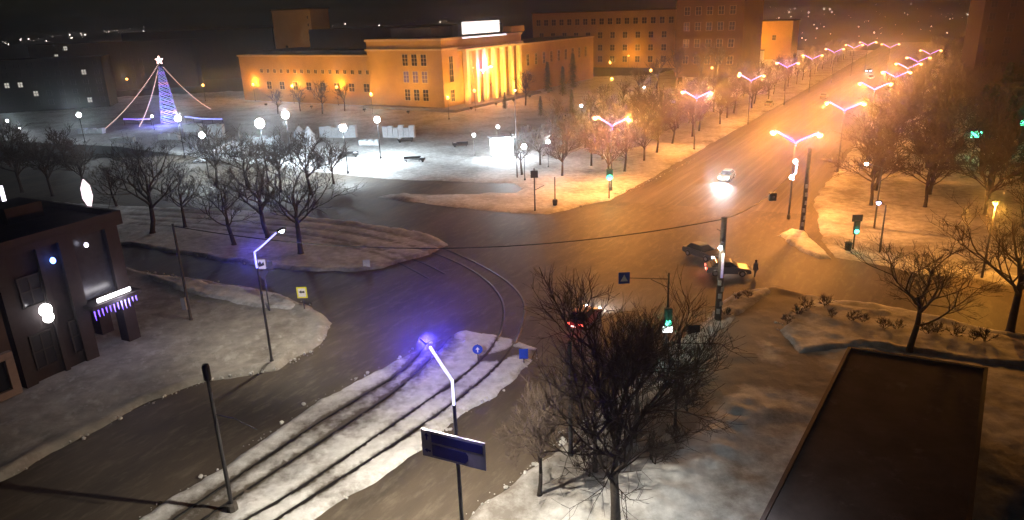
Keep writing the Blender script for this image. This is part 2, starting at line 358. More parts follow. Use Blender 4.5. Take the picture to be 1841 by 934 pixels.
O = Vector((*G(800, 199)[:2], 0)); A, B = E2, E1                 # theatre corner; A runs left along its long side, B along the portico side
th = thing('theatre', 'ochre theatre with columned portico and lit roof sign behind the snowy square', 'theatre', O)
fr = lambda a, b, v: A*a + B*b + Vector((0, 0, v))
HM = zfor(O, 73)
body = MB().box(0, 27, 0, 44, 0, HM, fr).build('wall', M_ochre, th)
MB().box(-.5, 27.5, -.5, 44.5, HM-2.6, HM-2.1, fr).build('cornice', M_cream, th)
MB().box(-.35, 27.35, -.35, 44.35, HM, HM+.6, fr).build('parapet', M_cream, th)
MB().box(.6, 26.4, .6, 43.4, HM+.61, HM+.8, fr).build('roof', M_roofd, th)
MB().box(-6, 28, -3, 46, -.2, .9, fr).build('plinth', mat('stone_steps', (.22, .2, .17), .9), th)
WL, WF = A, -B         # left face (looking toward the camera): u along A, outwards -B
for i, a in enumerate((6.3, 9.6, 12.9)):
    for j, (v, g) in enumerate(((2.6, M_pane), (7.6, M_panev), (12.3, M_pane))):
        window(th, WL, WF, a, 0, v, 1.9, 3.1, M_cream, g, 2, 3)
for k in range(7):     # portico columns on the boulevard side
    b = 9+k*5.0
    MB().box(-2.6, -1.3, b-.65, b+.65, .9, HM-3.2, fr).build('column', M_pilaster, th, bevel=.08)
    if k < 6: window(th, B, -A, b+2.5, 0, 2.2, 2.6, 4.4, M_cream, M_pane, 2, 3); window(th, B, -A, b+2.5, 0, 8.6, 2.6, 6., M_cream, M_pane, 2, 4)
window(th, B, -A, 4.2, 0, 2.2, 1.8, 3.2, M_cream, M_pane, 2, 3); window(th, B, -A, 4.2, 0, 7.6, 1.8, 7., M_cream, M_pane, 2, 4)
MB().box(-3, -.004, 7.6, 40.6, HM-3.2, HM-2.62, fr).build('entablature', M_pilaster, th)
# left wing, hall, fly tower, right wing
HW = 14.6
MB().box(27.3, 87, 3, 30, 0, HW, fr).build('wing', M_ochre, th)
MB().box(27.8, 87.4, 2.6, 30.4, HW, HW+.5, fr).build('wing_cornice', M_cream, th)
for i in range(16): window(th, WL, WF, 30+i*3.1, -3, 9.4, 1.2, 1.2, M_cream, M_pane, 2, 1)
for i in range(8): window(th, WL, WF, 31+i*6.1, -3, 4.2, 2.2, 2.4, M_cream, M_pane, 2, 2)
MB().box(30, 85, 6, 29, HW+.51, HW+1.6, fr).build('wing_roof', M_roofs, th)
MB().box(24, 66, 16, 50, HW+1.61, 22.5, fr).build('hall_roof', M_roofd, th)
ty = MB().box(94, 115, 45, 55, 0, 29.3, fr).build('fly_tower', mat('ochre_tower', (.36, .25, .12), .85, .15, .2), th)
for z in (17.5, 20.3, 23.1, 25.9): window(th, WL, WF, 95.5, -45, z, .8, 1.1, M_cream, M_pane, 1, 1)
MB().box(93.6, 115.4, 44.6, 55.4, 29.3, 29.9, fr).build('tower_cornice', M_roofd, th)
MB().box(9, 24, 8, 26, HM+.81, HM+3.3, fr).build('roof_house', M_roofs, th)
MB().box(1, 3, 10, 34, HM+.81, HM+3.8, fr).build('sign_base', M_roofd, th)
MB().box(.6, .99, 12, 32, HM+1.2, HM+4.6, fr).build('roof_sign', glow('white_sign', (1., .93, .85), 1.6), th)
MB().box(-.6, -.36, 10, 34, HM+.12, HM+.5, fr).build('light_strip', glow('strip_light', (.85, .85, 1.), 1.6), th)
MB().box(0, 20, 44.3, 100, 0, 15.5, fr).build('side_wing', M_ochre, th)
MB().box(-.3, 20, 44.6, 100.3, 15.5, 16, fr).build('side_cornice', M_cream, th)
MB().box(-.2, 3, 38, 46, HM+.81, HM+2.6, fr).build('attic_block', M_ochre, th)
for i in range(9): window(th, B, -A, 48+i*5.6, 0, 8.8, 1.7, 3.6, M_cream, M_pane, 2, 3)
tf = thing('roof_floodlight', 'small floodlight on the theatre wing roof facing the ochre tower', 'floodlight', O+fr(86, 24, HW+1.6)); MB().box(-.4, .4, -.3, .3, 0, .8).build('housing', M_black, tf, bevel=.04); MB().tube([(0, 0, .8), (0, 0, 1.1)], .08, 6).build('handle', M_black, tf)
plight('flood_light', tf, (0, 0, 1.5), (1., .50, .08), 4200, .3, 110, fr(104, 45, 26)-fr(86, 24, HW+3))
# facade floodlights that colour the portico
fl0 = None
for k, (a, b) in enumerate(((-7, 3), (-9, 13), (-9, 23), (-9, 33), (6, -9), (22, -9), (44, -8), (64, -8))):
    p = O + fr(a, b, 0)
    if fl0 is None:
        fl0 = thing('ground_floodlight', '', 'floodlight', p, 0, 'floodlights washing the theatre facade')
        MB().lathe([(.35, 0), (.35, .1), (.1, .12), (.1, .5)]).build('base', M_black, fl0)
        MB().box(-.4, .4, -.25, .25, .5, 1.0).build('housing', M_black, fl0, bevel=.04)
    t = fl0 if k == 0 else dup(fl0, '', p)
    t['label'] = ('low ground floodlight at the theatre portico, %s from the corner' if k < 4 else 'low ground floodlight before the theatre long facade, %s from the corner') % ORD[k % 4]
    tgt = (O+fr(0, b+3, 11) if a < 0 else O+fr(a+2, 0, 9))-p
    plight('flood_light', t, (0, 0, 1.25), (1., .50, .08), 10500 if a < 0 else 3000, .2, 120, tgt)

def block(name, label, cat, o, U, N, L, D, h, mw, mr, rows, mg=M_pane, ww=1.6, hh=2., trim=M_cream, lit=None, side=None, glit=None):
    t = thing(name, label, cat, o); f = frame(U, N)
    MB().box(0, L, -D, 0, 0, h, f).build('wall', mw, t); MB().box(-.3, L+.3, -D-.3, .3, h, h+.5, f).build('roof', mr, t)
    k = 0
    for (v, n, u0, du) in rows:
        for i in range(n):
            window(t, U, N, u0+i*du, 0, v, ww, hh, trim, (glit if lit and (k in lit) else mg)); k += 1
    if side:
        for (v, n, u0, du) in side: 
            for i in range(n): window(t, -N, U, u0+i*du, L, v, ww, hh, trim, mg)
    return t
# long institute and its end block
b1 = G(1232, 122); b0 = b1 + E2*0
long_ = block('institute_building', 'long ochre four-storey building with window rows beyond the fir trees', 'building', Vector((*b1[:2], 0)), E2, -E1, 76, 18, 24.5, M_ochre, M_roofd,
    [(19, 18, 3, 4.1), (13, 12, 4, 6.1), (7.5, 12, 4, 6.1), (2.5, 12, 4, 6.1)], ww=2.2, hh=2.6)
b2 = G(1330, 140)
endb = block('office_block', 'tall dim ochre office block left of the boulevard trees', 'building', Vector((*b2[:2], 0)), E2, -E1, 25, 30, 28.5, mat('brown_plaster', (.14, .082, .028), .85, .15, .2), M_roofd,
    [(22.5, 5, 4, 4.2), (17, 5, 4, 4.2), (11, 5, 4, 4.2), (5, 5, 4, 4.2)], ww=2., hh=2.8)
b3 = G(1420, 107)
oh = block('orange_house', 'bright orange plain house beyond the office block', 'house', Vector((*b3[:2], 0)), E2, -E1, 44, 16, 17.5, mat('orange_plaster', (.55, .30, .08), .85, .12, .15), M_roofd, [(9, 3, 8, 9)], ww=1.6, hh=2.2)
po = O
for k, (x, y, z, W) in enumerate(((1395, 92, 3, 26000),)):
    plight('yard_light', oh, E2*20-E1*14+Vector((0, 0, 9)), (1., .45, .06), W, .3)
kb = G(1352, 113); kk = thing('advertising_kiosk', 'white lit kiosk below the orange house', 'kiosk', kb, ANG+math.pi/2)
MB().box(-5, 3, -.2, 2.5, 0, 5.6).build('wall', M_white, kk); MB().box(-5.3, 3.3, -.5, 2.8, 5.6, 6).build('roof', M_roofd, kk)
MB().box(-4.7, 2.7, -.3, -.21, 2.6, 5.3).build('lit_panel', glow('kiosk_panel', (.9, .97, 1.), 1.6), kk); MB().box(1.2, 2.6, -.34, -.301, .2, 2.5).build('door', M_black, kk)
# dark apartment blocks
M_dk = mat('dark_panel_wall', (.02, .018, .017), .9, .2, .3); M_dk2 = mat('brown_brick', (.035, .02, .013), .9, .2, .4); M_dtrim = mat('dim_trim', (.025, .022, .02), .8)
def apart(label, o, U, N, L, D, h, n, m, cols, lit, base=2., st=3.0, glit=M_panew):
    return block('apartment_block', label, 'apartment block', Vector((*o[:2], 0)), U, N, L, D, h, m, M_roofd, [(base+j*st, cols, L/cols/2, L/cols) for j in range(n)], ww=1.3, hh=1.5, trim=M_dtrim, lit=lit, glit=glit)
M_panec = mat('cool_lit_pane', (.3, .3, .3), .3, .3, 2, emis=(1., .93, .8), estr=.55)
ux = Vector((1, 0, 0)); uy = Vector((0, -1, 0))
pr = G(1742, 178)
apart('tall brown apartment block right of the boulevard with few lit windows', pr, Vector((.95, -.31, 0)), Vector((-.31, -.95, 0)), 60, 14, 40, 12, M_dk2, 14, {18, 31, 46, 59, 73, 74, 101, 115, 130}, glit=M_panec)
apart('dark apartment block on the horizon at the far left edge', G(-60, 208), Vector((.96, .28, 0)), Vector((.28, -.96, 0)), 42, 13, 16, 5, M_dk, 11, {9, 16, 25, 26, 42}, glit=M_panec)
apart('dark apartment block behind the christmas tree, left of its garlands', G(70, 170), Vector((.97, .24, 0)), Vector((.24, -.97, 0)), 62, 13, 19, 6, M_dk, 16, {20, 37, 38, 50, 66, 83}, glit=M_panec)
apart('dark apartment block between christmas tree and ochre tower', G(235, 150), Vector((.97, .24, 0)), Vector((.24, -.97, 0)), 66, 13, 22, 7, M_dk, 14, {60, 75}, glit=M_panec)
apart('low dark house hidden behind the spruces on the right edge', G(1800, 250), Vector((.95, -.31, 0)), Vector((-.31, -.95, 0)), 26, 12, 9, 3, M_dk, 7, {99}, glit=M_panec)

# ---- the dark building at the left with the lit entrance
q0 = G(46, 700); q1 = G(252, 607); Ul = (q1-q0).normalized(); Nl = Vector((Ul.y, -Ul.x, 0)); LB = (q1-q0).length; HB = (zfor(q0, 458)+zfor(q1, 378))/2
print('left building', LB, zfor(q0, 458), zfor(q1, 378))
M_dbrick = mat('dark_clinker', (.026, .019, .02), .8, .3, 1.5, bump=.2); M_dpl = mat('dark_pier', (.03, .024, .025), .75, .2, 2)
lb = thing('dark_hall', 'dark flat-roofed building with illuminated entrance at the left edge', 'building', q0); f = frame(Ul, Nl)
LW = LB*.60
MB().box(0, LW, -13, 0, 0, HB-.8, f).build('wall', M_dbrick, lb)
MB().box(LW+.004, LB-.8, -13, -4.5, 0, HB-.8, f).build('rear_wall', M_dbrick, lb)
MB().box(LW+.004, LB, -4.49, -.25, 4.9, HB-.8, f).build('porch_front', mat('dark_glass', (.03, .03, .04), .25, .3, 2, spec=.5), lb)
for k, (d0, d1) in enumerate(((-.95, .15), (-4.4, -3.4))): MB().box(LB-1.1, LB+.02, d0, d1, 0, 4.88 if k else HB-.8, f).build('pillar', M_dpl, lb, bevel=.04)
MB().box(LW-1.1, LW-.02, .004, .3, 0, HB-.8, f).build('pilaster', M_dpl, lb); MB().box(LW*.52, LW*.58, .004, .3, 0, HB-.8, f).build('pilaster', M_dpl, lb); MB().box(.02, .9, .004, .3, 0, HB-.8, f).build('pilaster', M_dpl, lb)
MB().box(-.3, LB+.35, -13.3, .5, HB-.79, HB-.25, f).build('cornice', M_dpl, lb)
pm = MB()
pm.box(-.3, LB+.35, .15, .5, HB-.24, HB+.35, f); pm.box(-.3, LB+.35, -13.3, -12.95, HB-.24, HB+.35, f); pm.box(-.3, .05, -12.94, .14, HB-.24, HB+.35, f); pm.box(LB, LB+.35, -12.94, .14, HB-.24, HB+.35, f)
pm.build('parapet', M_dpl, lb); MB().box(.06, LB-.01, -12.94, .14, HB-.24, HB-.12, f).build('roof', M_roofd, lb)
MB().box(LB-5, LB-2, -9, -6, HB-.11, HB+1.2, f).build('roof_hatch', M_roofd, lb, bevel=.05)
for u in (2.0, 4.6): window(lb, Ul, Nl, u if u < 3 else LW*.58+1.6, 0, 1.2, 1.5, 2.6, M_dpl, M_pane, 2, 2)
window(lb, Ul, Nl, 2.2, 0, 6.2, 1.5, 2.2, M_dpl, M_pane, 2, 2)
cy_ = MB().box(LW-.4, LB+.1, -.2, 1.5, 4.45, 4.8, f).build('canopy', M_dpl, lb, bevel=.03)
ss = MB().box(LW+.3, LB-.7, 1.1, 1.22, 4.9, 5.22, f).build('sign_strip', glow('white_sign_line', (1., .95, 1.), 12), lb, bevel=.04)
for i in range(int((LB-LW+.4)*100/34)):
    u = LW-.35+i*.34; z = .35+.45*rnd.random(); 
    ic = MB(); ic.tube([f(u, 1.53, 4.45), f(u, 1.53, 4.45-z*.5), f(u+.03, 1.53, 4.45-z)], [.055, .045, .02], 5); ic.build('icicle_light', L_violet, lb)
em = MB()
for (cu, cv, r) in ((0, .28, .5), (.06, -.34, .42)): em.prism([(cu+r*.95*math.cos(t*math.pi/12), cv+r*math.sin(t*math.pi/12)) for t in range(24)], .35+.01*(r < .45), .5+.01*(r < .45), frame(Ul, Nl))
eo = em.build('round_sign', L_white, lb); 
def on_face(px, py, dd):                   # where the sight line meets the facade plane
    d = FW*F+RT*(px-CX)+UP*(CY-py); o = Vector((0, 0, H)); t = ((q0+Nl*dd)-o).dot(Nl)/d.dot(Nl); return o+d*t-q0
eo.location = on_face(83, 563, .4)-Nl*.4
for nm, px, py, m_, r in (('blue_lamp', 95, 468, glow('blue_lamp_lens', (.12, .25, 1.), 9), .2), ('lamp', 155, 440, glow('small_white_lens', (.8, .8, 1.), 5), .16)):
    c = on_face(px, py, .35); MB().ball(c, r, 10, 1.3).build(nm, m_, lb)
c = on_face(95, 468, .8); plight('blue_light', lb, c, (.1, .2, 1), 25, .1)
plight('sign_light', lb, f((LW+LB)/2, 2.2, 4.6), (.75, .7, 1), 160, .3); plight('emblem_light', lb, on_face(83, 563, 1.4), (1, .96, 1), 60, .3)
for k, (px, pyb, pyt, w_) in enumerate(((163, 378, 322, .55), (12, 376, 334, .16))):
    b = G(px, pyb, HB-.1); zt = zfor(b, pyt)-(HB-.1)
    t = thing('roof_light_column', ('tall leaf-shaped glowing ornament on the roof of the dark hall', 'thin glowing tube on the roof of the dark hall at the photo edge')[k], 'light ornament', b)
    MB().lathe([(.16, 0), (.16, .12), (.05, .14), (.05, .3)], 10).build('foot', M_black, t)
    if k == 0: MB().prism([(-.08, .3), (-.42, zt*.4), (-.4, zt*.72), (-.05, zt), (.36, zt*.8), (.42, zt*.45), (.1, .3)], -.09, .09, frame(Vector((1, 0, 0)), Vector((0, -1, 0)))).build('lit_leaf', glow('pink_white_led', (1., .8, .88), 1.6), t)
    else: MB().tube([(0, 0, .3), (0, 0, zt)], w_, 10).build('lit_tube', glow('white_tube', (.9, .85, 1.), 3), t)
# paler annex with a framed shop window
a1 = q0+Nl*.25; an = thing('annex', 'brown annex with a pale framed shop window beside the dark hall', 'building', a1)
MB().box(-14, -.32, -13, 0, 0, HB-2, f).build('wall', mat('brown_annex', (.06, .042, .035), .85, .2, 1.), an); MB().box(-14.2, -.33, -13.2, .25, HB-1.99, HB-1.6, f).build('roof', M_roofd, an)
sf = MB(); sf.box(-4.2, -.5, .004, .4, .2, .75, f); sf.box(-4.2, -.5, .004, .4, 3.1, 3.6, f); sf.box(-1.1, -.5, .004, .4, .751, 3.09, f); sf.box(-4.2, -3.6, .004, .4, .751, 3.09, f)
so_ = sf.build('window', mat('pale_surround', (.22, .17, .15), .8, .12, 2), an); MB().box(-3.59, -1.11, .004, .08, .76, 3.09, f).build('pane', M_pane, so_)

# ---- low flat building at the lower right
ZR = 4.6; r0 = G(1525, 622, ZR); r1 = G(1777, 660, ZR); r2 = G(1350, 934, ZR)
Ur = (r1-r0); Wr = Ur.length; Ur.normalize(); Vr = (r2-r0).normalized(); print('roof angle', Ur.dot(Vr), Wr)
Vr = (Vr + (G(1763, 900, ZR)-r1).normalized()).normalized()
fb = lambda u, d, v: Ur*u+Vr*d+Vector((0, 0, v))
M_bit = mat('bitumen_roof', (.03, .021, .02), .85, .5, .5, col2=(.085, .062, .058), bump=.2, detail=9, streak=((.17, .14, .135), .8, .3, 1, 1, .58, .8))
rb = thing('flat_roofed_shop', 'low building with dark bare bitumen roof at the lower right', 'building', Vector((r0.x, r0.y, 0)))
MB().box(.25, Wr-.25, .25, 30, 0, ZR-.5, fb).build('wall', mat('shop_wall', (.10, .085, .08), .85, .2, 1), rb); MB().box(.205, Wr-.205, .205, 29.6, ZR-.49, ZR-.08, fb).build('roof', M_bit, rb)
pm = MB(); pm.box(0, Wr, 0, .2, ZR-.49, ZR, fb); pm.box(0, .2, .201, 30, ZR-.49, ZR, fb); pm.box(Wr-.2, Wr, .201, 30, ZR-.49, ZR, fb); pm.build('parapet', mat('parapet_metal', (.04, .03, .03), .6, .3, 2), rb)


# ------------------------------------------------------------------ trees
def grow(seed, h, levels, nch, rmin, trunk_f=.28, spread=.9, limbs=5, r0=None):
    R = random.Random(seed); tr, cr = MB(), MB(); r0 = r0 or h*.022
    def br(p, d, L, r, lv):
        ns = 4 if lv < 2 else 3 if lv < 3 else 2; pts = [p]; rs = [max(r, rmin)]
        for i in range(ns):
            d = (d+Vector((R.uniform(-1, 1), R.uniform(-1, 1), R.uniform(-.6, 1)))*.22+Vector((0, 0, .07))).normalized(); p = p+d*L/ns; pts.append(p); rs.append(max(rmin*.7, r*(1-.5*(i+1)/ns)))
        cr.tube(pts, rs, 6 if lv == 1 else 4 if lv == 2 else 3, cap=False)
        if lv >= levels: return
        for k in range(nch):
            t = R.uniform(.3, 1) if k else 1.; x = t*ns; i = min(int(x), ns-1); q = pts[i].lerp(pts[i+1], x-i)
            ax = d.orthogonal().normalized(); ax.rotate(Matrix.Rotation(R.uniform(0, 6.283), 3, d)); nd_ = d.copy(); nd_.rotate(Matrix.Rotation(R.uniform(.35, .95), 3, ax))
            br(q, nd_, L*R.uniform(.5, .78), r*R.uniform(.42, .6), lv+1)
    th_ = h*trunk_f; top = Vector((R.uniform(-.3, .3), R.uniform(-.3, .3), th_))
    tr.tube([(0, 0, -.1), (0, 0, .25), top*.5+Vector((R.uniform(-.1, .1), 0, 0)), top], [r0*1.5, r0*1.1, r0*.95, r0*.85], 8)
    tr.tube([top, top+Vector((0, 0, h*.14)), top+Vector((.1*h*R.uniform(-.5, .5), .1*h*R.uniform(-.5, .5), h*.3))], [r0*.85, r0*.65, r0*.4], 7)
    for k in range(limbs):
        a = 6.283*k/limbs+R.uniform(-.4, .4); q = top+Vector((0, 0, h*R.uniform(-.04, .24)))
        br(q, Vector((math.cos(a)*spread, math.sin(a)*spread, R.uniform(.55, 1.3))).normalized(), h*R.uniform(.26, .4), r0*R.uniform(.45, .6), 1)
    br(top+Vector((0, 0, h*.25)), Vector((R.uniform(-.2, .2), R.uniform(-.2, .2), 1)), h*.28, r0*.45, 1)
    return tr, cr
def tree_thing(name, label, cat, built, loc, rz, group, mt=M_bark, mc=M_twig):
    t = thing(name, label, cat, loc, rz, group); built[0].build('trunk', mt, t, True); built[1].build('crown', mc, t); return t
protos = {}
def tree(kind, label, loc, rz=None, s=1., group=None, name='bare_tree', cat='tree'):
    loc = Vector((loc[0], loc[1], .1)); rz = rnd.uniform(0, 6.28) if rz is None else rz
    if kind not in protos:
        k, i = kind[0], int(kind[1:])
        bt = {'f': lambda: grow(130+i, 11, 5, 5, .0085, .24, .66, 5), 'n': lambda: grow(200+i, 10, 5, 4, .012, .3, 1.0, 6), 'm': lambda: grow(300+i, 9, 4, 5, .032, .3, .8, 6), 'd': lambda: grow(400+i, 9, 3, 5, .05, .28, .75, 7), 'b': lambda: grow(500+i, 1.4, 3, 5, .012, .06, 1.2, 8, .03)}[k]()
        zs = sorted(q[2] for q in bt[1].v); zm = zs[int(len(zs)*(.98 if k == 'f' else .995))]; nat = {'b': 1.2, 'f': 11, 'n': 10}.get(k, 9); sx = nat/zm*{'f': .95, 'n': 1.3, 'm': 1.2}.get(k, 1.05)
        for b_ in bt: b_.v = [(q[0]*sx, q[1]*sx, q[2]*nat/zm) for q in b_.v]
        protos[kind] = tree_thing(name, label, cat, bt, loc, rz, group); protos[kind].scale = (s, s, s); return protos[kind]
    o = dup(protos[kind], label, loc, rz, s)
    if group: o['group'] = group
    elif 'group' in o: del o['group']
    o['category'] = cat
    return o
def spruce_mb(seed, h, w, n):
    R = random.Random(seed); tr, cr = MB(), MB(); tr.tube([(0, 0, -.1), (0, 0, h*.5), (0, 0, h*.97)], [h*.02, h*.013, .02], 7)
    nb = n
    for i in range(nb):
        t = (i+R.random())/nb; z = h*(.06+.92*t); L = w*(1-t)**.8*R.uniform(.55, 1.1)+.15; a = i*2.39996+R.uniform(-.3, .3)
        for j in range(9):
            u = (j+R.random())/9; q = Vector((math.cos(a)*L*u, math.sin(a)*L*u, z-L*u*u*.35+R.uniform(-.12, .12)*L)); s = (.16+.30*(1-u))*(.55+.06*h)
            d1 = Vector((math.cos(a+R.uniform(-1, 1)), math.sin(a+R.uniform(-1, 1)), R.uniform(-.6, .1))).normalized(); d2 = Vector((R.uniform(-1, 1), R.uniform(-1, 1), R.uniform(-.5, .5))).normalized()
            n0 = len(cr.v); cr.v += [tuple(q-d2*s*.5), tuple(q+d1*s*1.3), tuple(q+d2*s*.5), tuple(q-d1*s*.2+Vector((0, 0, -s*.2)))]; cr.f += [(n0, n0+1, n0+2), (n0, n0+2, n0+3)]
    return tr, cr
def spruce(kind, label, loc, s=1., group=None):
    loc = Vector((loc[0], loc[1], .1)); rz = rnd.uniform(0, 6.28)
    if kind not in protos:
        i = int(kind[1:]); protos[kind] = tree_thing('spruce_tree', label, 'spruce', spruce_mb(i, 10, 2.6, 150), loc, rz, group, M_bark, M_needle); protos[kind].scale = (s,)*3; return protos[kind]
    o = dup(protos[kind], label, loc, rz, s)
    if group: o['group'] = group
    return o
def th_px(base, ytop, native): b = G(*base); return b, zfor(b, ytop)/native
# foreground
for kind, base, yt, lab in (('f0', (1107, 955), 500, 'tallest bare tree at the bottom centre, its many twigs crossing the verge'), ('f1', (970, 892), 690, 'smaller bare tree left of the tall foreground tree, beside the lower road'), ('n0', (1634, 634), 425, 'bare tree standing behind the dark bitumen roof'), ('f1', (1140, 790), 560, 'dense bare tree behind the tall foreground tree on the verge'),
        ('f0', (1070, 850), 640, 'slim bare tree between the two foreground trunks on the verge'), ('f1', (1215, 770), 625, 'low twiggy tree right of the tall foreground tree on the verge'),
        ('n1', (275, 420), 238, 'wide bare tree on the tram island nearest the dark hall'), ('n2', (333, 408), 290, 'bare tree on the tram island behind the pole with the grey box'), ('n0', (421, 441), 300, 'thin bare tree in the middle of the tram island'), ('n1', (482, 428), 255, 'bare tree on the tram island behind the blue-lit street lamp'), ('n2', (541, 457), 265, 'rightmost bare tree on the tram island'), ('n0', (210, 372), 290, 'bare tree just beyond the corner of the dark hall roof'), ('n2', (1815, 600), 330, 'dark bare tree at the right edge by the orange path lamp')):
    nat = 11 if kind[0] == 'f' else 10
    b, s = th_px(base, yt, nat); tree(kind, lab, b, s=s*.95)
for k, (x, y, yt) in enumerate(((40, 345, 235), (95, 352, 240), (150, 345, 250), (20, 300, 215), (120, 300, 225), (390, 335, 225), (445, 340, 232), (505, 345, 235), (560, 350, 238), (600, 330, 250))):
    b, s = th_px((x, y), yt, 9); tree('m%d' % (k % 3), ('%s dark bare tree from the left edge in the unlit strip beyond the tram island' % ORD[k]), b, s=s)
# rows along the boulevard
Wb = (br0-bl0).dot(-E2)
for side in (0, 1):
    for row in (0, 1, 2):
        off = (6.0, 13., 21.)[row] if side == 0 else -Wb-(6.5, 13.5, 21.)[row]
        n = 28 if row < 2 else 16
        for k in range(n):
            s = 9+k*8.2*(1.0+.012*k)+rnd.uniform(-1.5, 1.5)+(3 if side else 2)
            p = bl0+E1*s+E2*(off+rnd.uniform(-1, 1)); kind = ('m%d' % rnd.randrange(3)) if s < 130 else ('d%d' % rnd.randrange(3))
            lab = '%s bare tree from the crossing in the %s tree row %s of the boulevard' % (ORD[k], ('kerbside', 'second', 'third')[row], 'left' if side == 0 else 'right')
            tree(kind, lab, p, s=rnd.uniform(.8, 1.05)*(1.0 if side == 0 else 1.2), group='bare trees lining the boulevard')
for k, (x, y, yt) in enumerate(((972, 210, 172), (1028, 205, 160), (908, 196, 165), (985, 168, 110), (1030, 160, 95), (1012, 172, 118), (1838, 330, 165), (1800, 300, 170), (1772, 265, 150), (1830, 250, 120), (1795, 235, 110), (1760, 240, 150), (1700, 235, 160))):
    b, s = th_px((x, y), yt, 10)
    spruce('s%d' % (k % 3), ('%s dark spruce from the left in the gardens before the theatre' if k < 6 else '%s spruce of the dark clump at the right edge of the park') % ORD[(2, 4, 1, 3, 6, 5)[k]-1 if k < 6 else k-6], b, s=s, group='spruces in the theatre gardens' if k < 6 else 'spruces at the right edge')
for k, (x, y, yt) in enumerate(((945, 190, 125), (1000, 222, 170), (880, 180, 140), (1085, 205, 150), (1120, 195, 140), (1150, 178, 120), (580, 205, 145), (540, 200, 150), (620, 200, 150), (500, 205, 160), (1062, 225, 165), (1180, 160, 100), (1215, 155, 85), (1260, 150, 80), (1290, 145, 75))):
    b, s = th_px((x, y), yt, 9); tree('d%d' % (k % 3), '%s scattered bare tree in the gardens before the ochre buildings' % ORD[k], b, s=s)
for k, (x, y, s) in enumerate(((1425, 570, 1.), (1450, 562, 1.1), (1472, 556, 1.2), (1415, 585, .9), (1500, 575, .9), (1530, 582, 1.), (1560, 585, .8), (1590, 596, 1.), (1620, 600, .9), (1665, 606, 1.2), (1690, 608, 1.), (1715, 612, 1.1), (1740, 616, 1.), (1770, 620, 1.2))):
    tree('b%d' % (k % 2), '%s leafless shrub from the left in the snowy bed beside the side street' % ORD[k], G(x, y), s=s, group='shrubs in the snowy bed', name='shrub', cat='shrub')
for k, (x, y, s) in enumerate(((1150, 760, 1.5), (1190, 715, 1.6), (1215, 690, 1.3), (1120, 700, 1.4), (1255, 655, 1.2), (1235, 745, 1.6), (1170, 830, 1.7), (1060, 860, 1.6), (1020, 800, 1.3), (1215, 800, 1.3), (1325, 545, .8), (1345, 540, .8), (1310, 575, .8))):
    tree('b%d' % (k % 2), ('%s leafless bush in the undergrowth around the tall foreground tree' if k < 10 else '%s small bush on the snow heap by the postered pole') % ORD[k if k < 10 else k-10], G(x, y), s=s, group='bushes on the verge' if k < 10 else 'bushes on the snow heap', name='shrub', cat='bush')
# ------------------------------------------------------------------ lamps
def v_lamp(loc, label, rz):
    t = thing('boulevard_lamp', label, 'street lamp', loc, rz, 'violet-lit twin-arm lamps along the boulevard')
    MB().lathe([(.22, 0), (.22, .5), (.13, .6), (.09, 9.6)], 10).build('pole', M_grey, t)
    for s in (-1, 1):
        e = (s*2.6, 0, 10.9)
        a = MB().tube([(0, 0, 9.3), (s*.25, 0, 9.7), e], .06, 6).build('arm', M_grey, t)
        MB().tube([(0, -.05, 9.0), (s*.06, -.12, 9.55), (s*.3, -.12, 9.8), (s*2.5, -.1, 10.98)], .085, 6).build('led_strip', L_violet, a)
        h = MB().box(s*2.6-.35, s*2.6+.35, -.15, .15, 10.86, 11.0).build('lamp_head', M_black, t, bevel=.04)
        MB().ball((s*2.6+.08*s, 0, 10.74),   .36, 10, .75).build('lens', L_sod, h)
        plight('glow_light', t, (s*2.6, 0, 11.15), (1., .36, .06), 2600, .15, 180, (0, 0, 1), 0.)
        plight('lamp_light', t, (s*2.6, 0, 10.25), SOD, 12500, .2)
    plight('led_light', t, (0, -.35, 10.0), (.34, .12, 1.), 3800, .2, 180, (0, 0, 1), 0.); plight('led_light', t, (0, -.35, 9.6), (.40, .16, 1.), 500, .2)
    return t
lrow = [(1100, 228), (1252, 178), (1350, 146), (1415, 122), (1460, 107), (1500, 95), (1535, 87), (1560, 82)]
rrow = [(1430, 258), (1518, 200), (1572, 162), (1610, 140), (1632, 124), (1650, 112), (1672, 98), (1600, 86)]
vl = None
for side, row in ((0, lrow), (1, rrow)):
    for k, (x, y) in enumerate(row):
        b = G(x, y, 9.6); b.z = .1
        lab = '%s twin-arm violet-lit lamp from the crossing on the %s side of the boulevard' % (ORD[k], ('left', 'right')[side])
        if vl is None: vl = v_lamp(b, lab, ANG+math.pi/2)
        else:
            o = dup(vl, lab, b, ANG+math.pi/2)
            for ch in o.children:
                if ch.type == 'LIGHT' and not ch.name.startswith('lamp'): ch.data = ch.data.copy(); ch.data.energy *= (1, .8, .5, .3, .14, .09, .06, .06)[k]
                if ch.type == 'LIGHT' and ch.name.startswith('lamp'): ch.data = ch.data.copy(); ch.data.energy = (12500, 8500, 7000, 5000, 3000, 2200, 1600, 1600)[k]
dup(vl, 'twin-arm violet-lit lamp standing before the theatre portico', Vector((*G(868, 128, 9.6)[:2], .1)), .3)
fl_ = thing('park_lamp', 'cold white post lamp on the near verge just below the photo edge', 'park lamp', (9, 24, .1)); MB().lathe([(.12, 0), (.12, .3), (.06, .4), (.05, 5.4)], 8).build('pole', M_black, fl_); MB().ball((0, 0, 5.6), .22, 12).build('globe', L_cold, fl_); plight('lamp_light', fl_, (0, .1, 5.3), (.82, .92, 1.), 1900, .15, 150, (.25, .45, -1), .4)
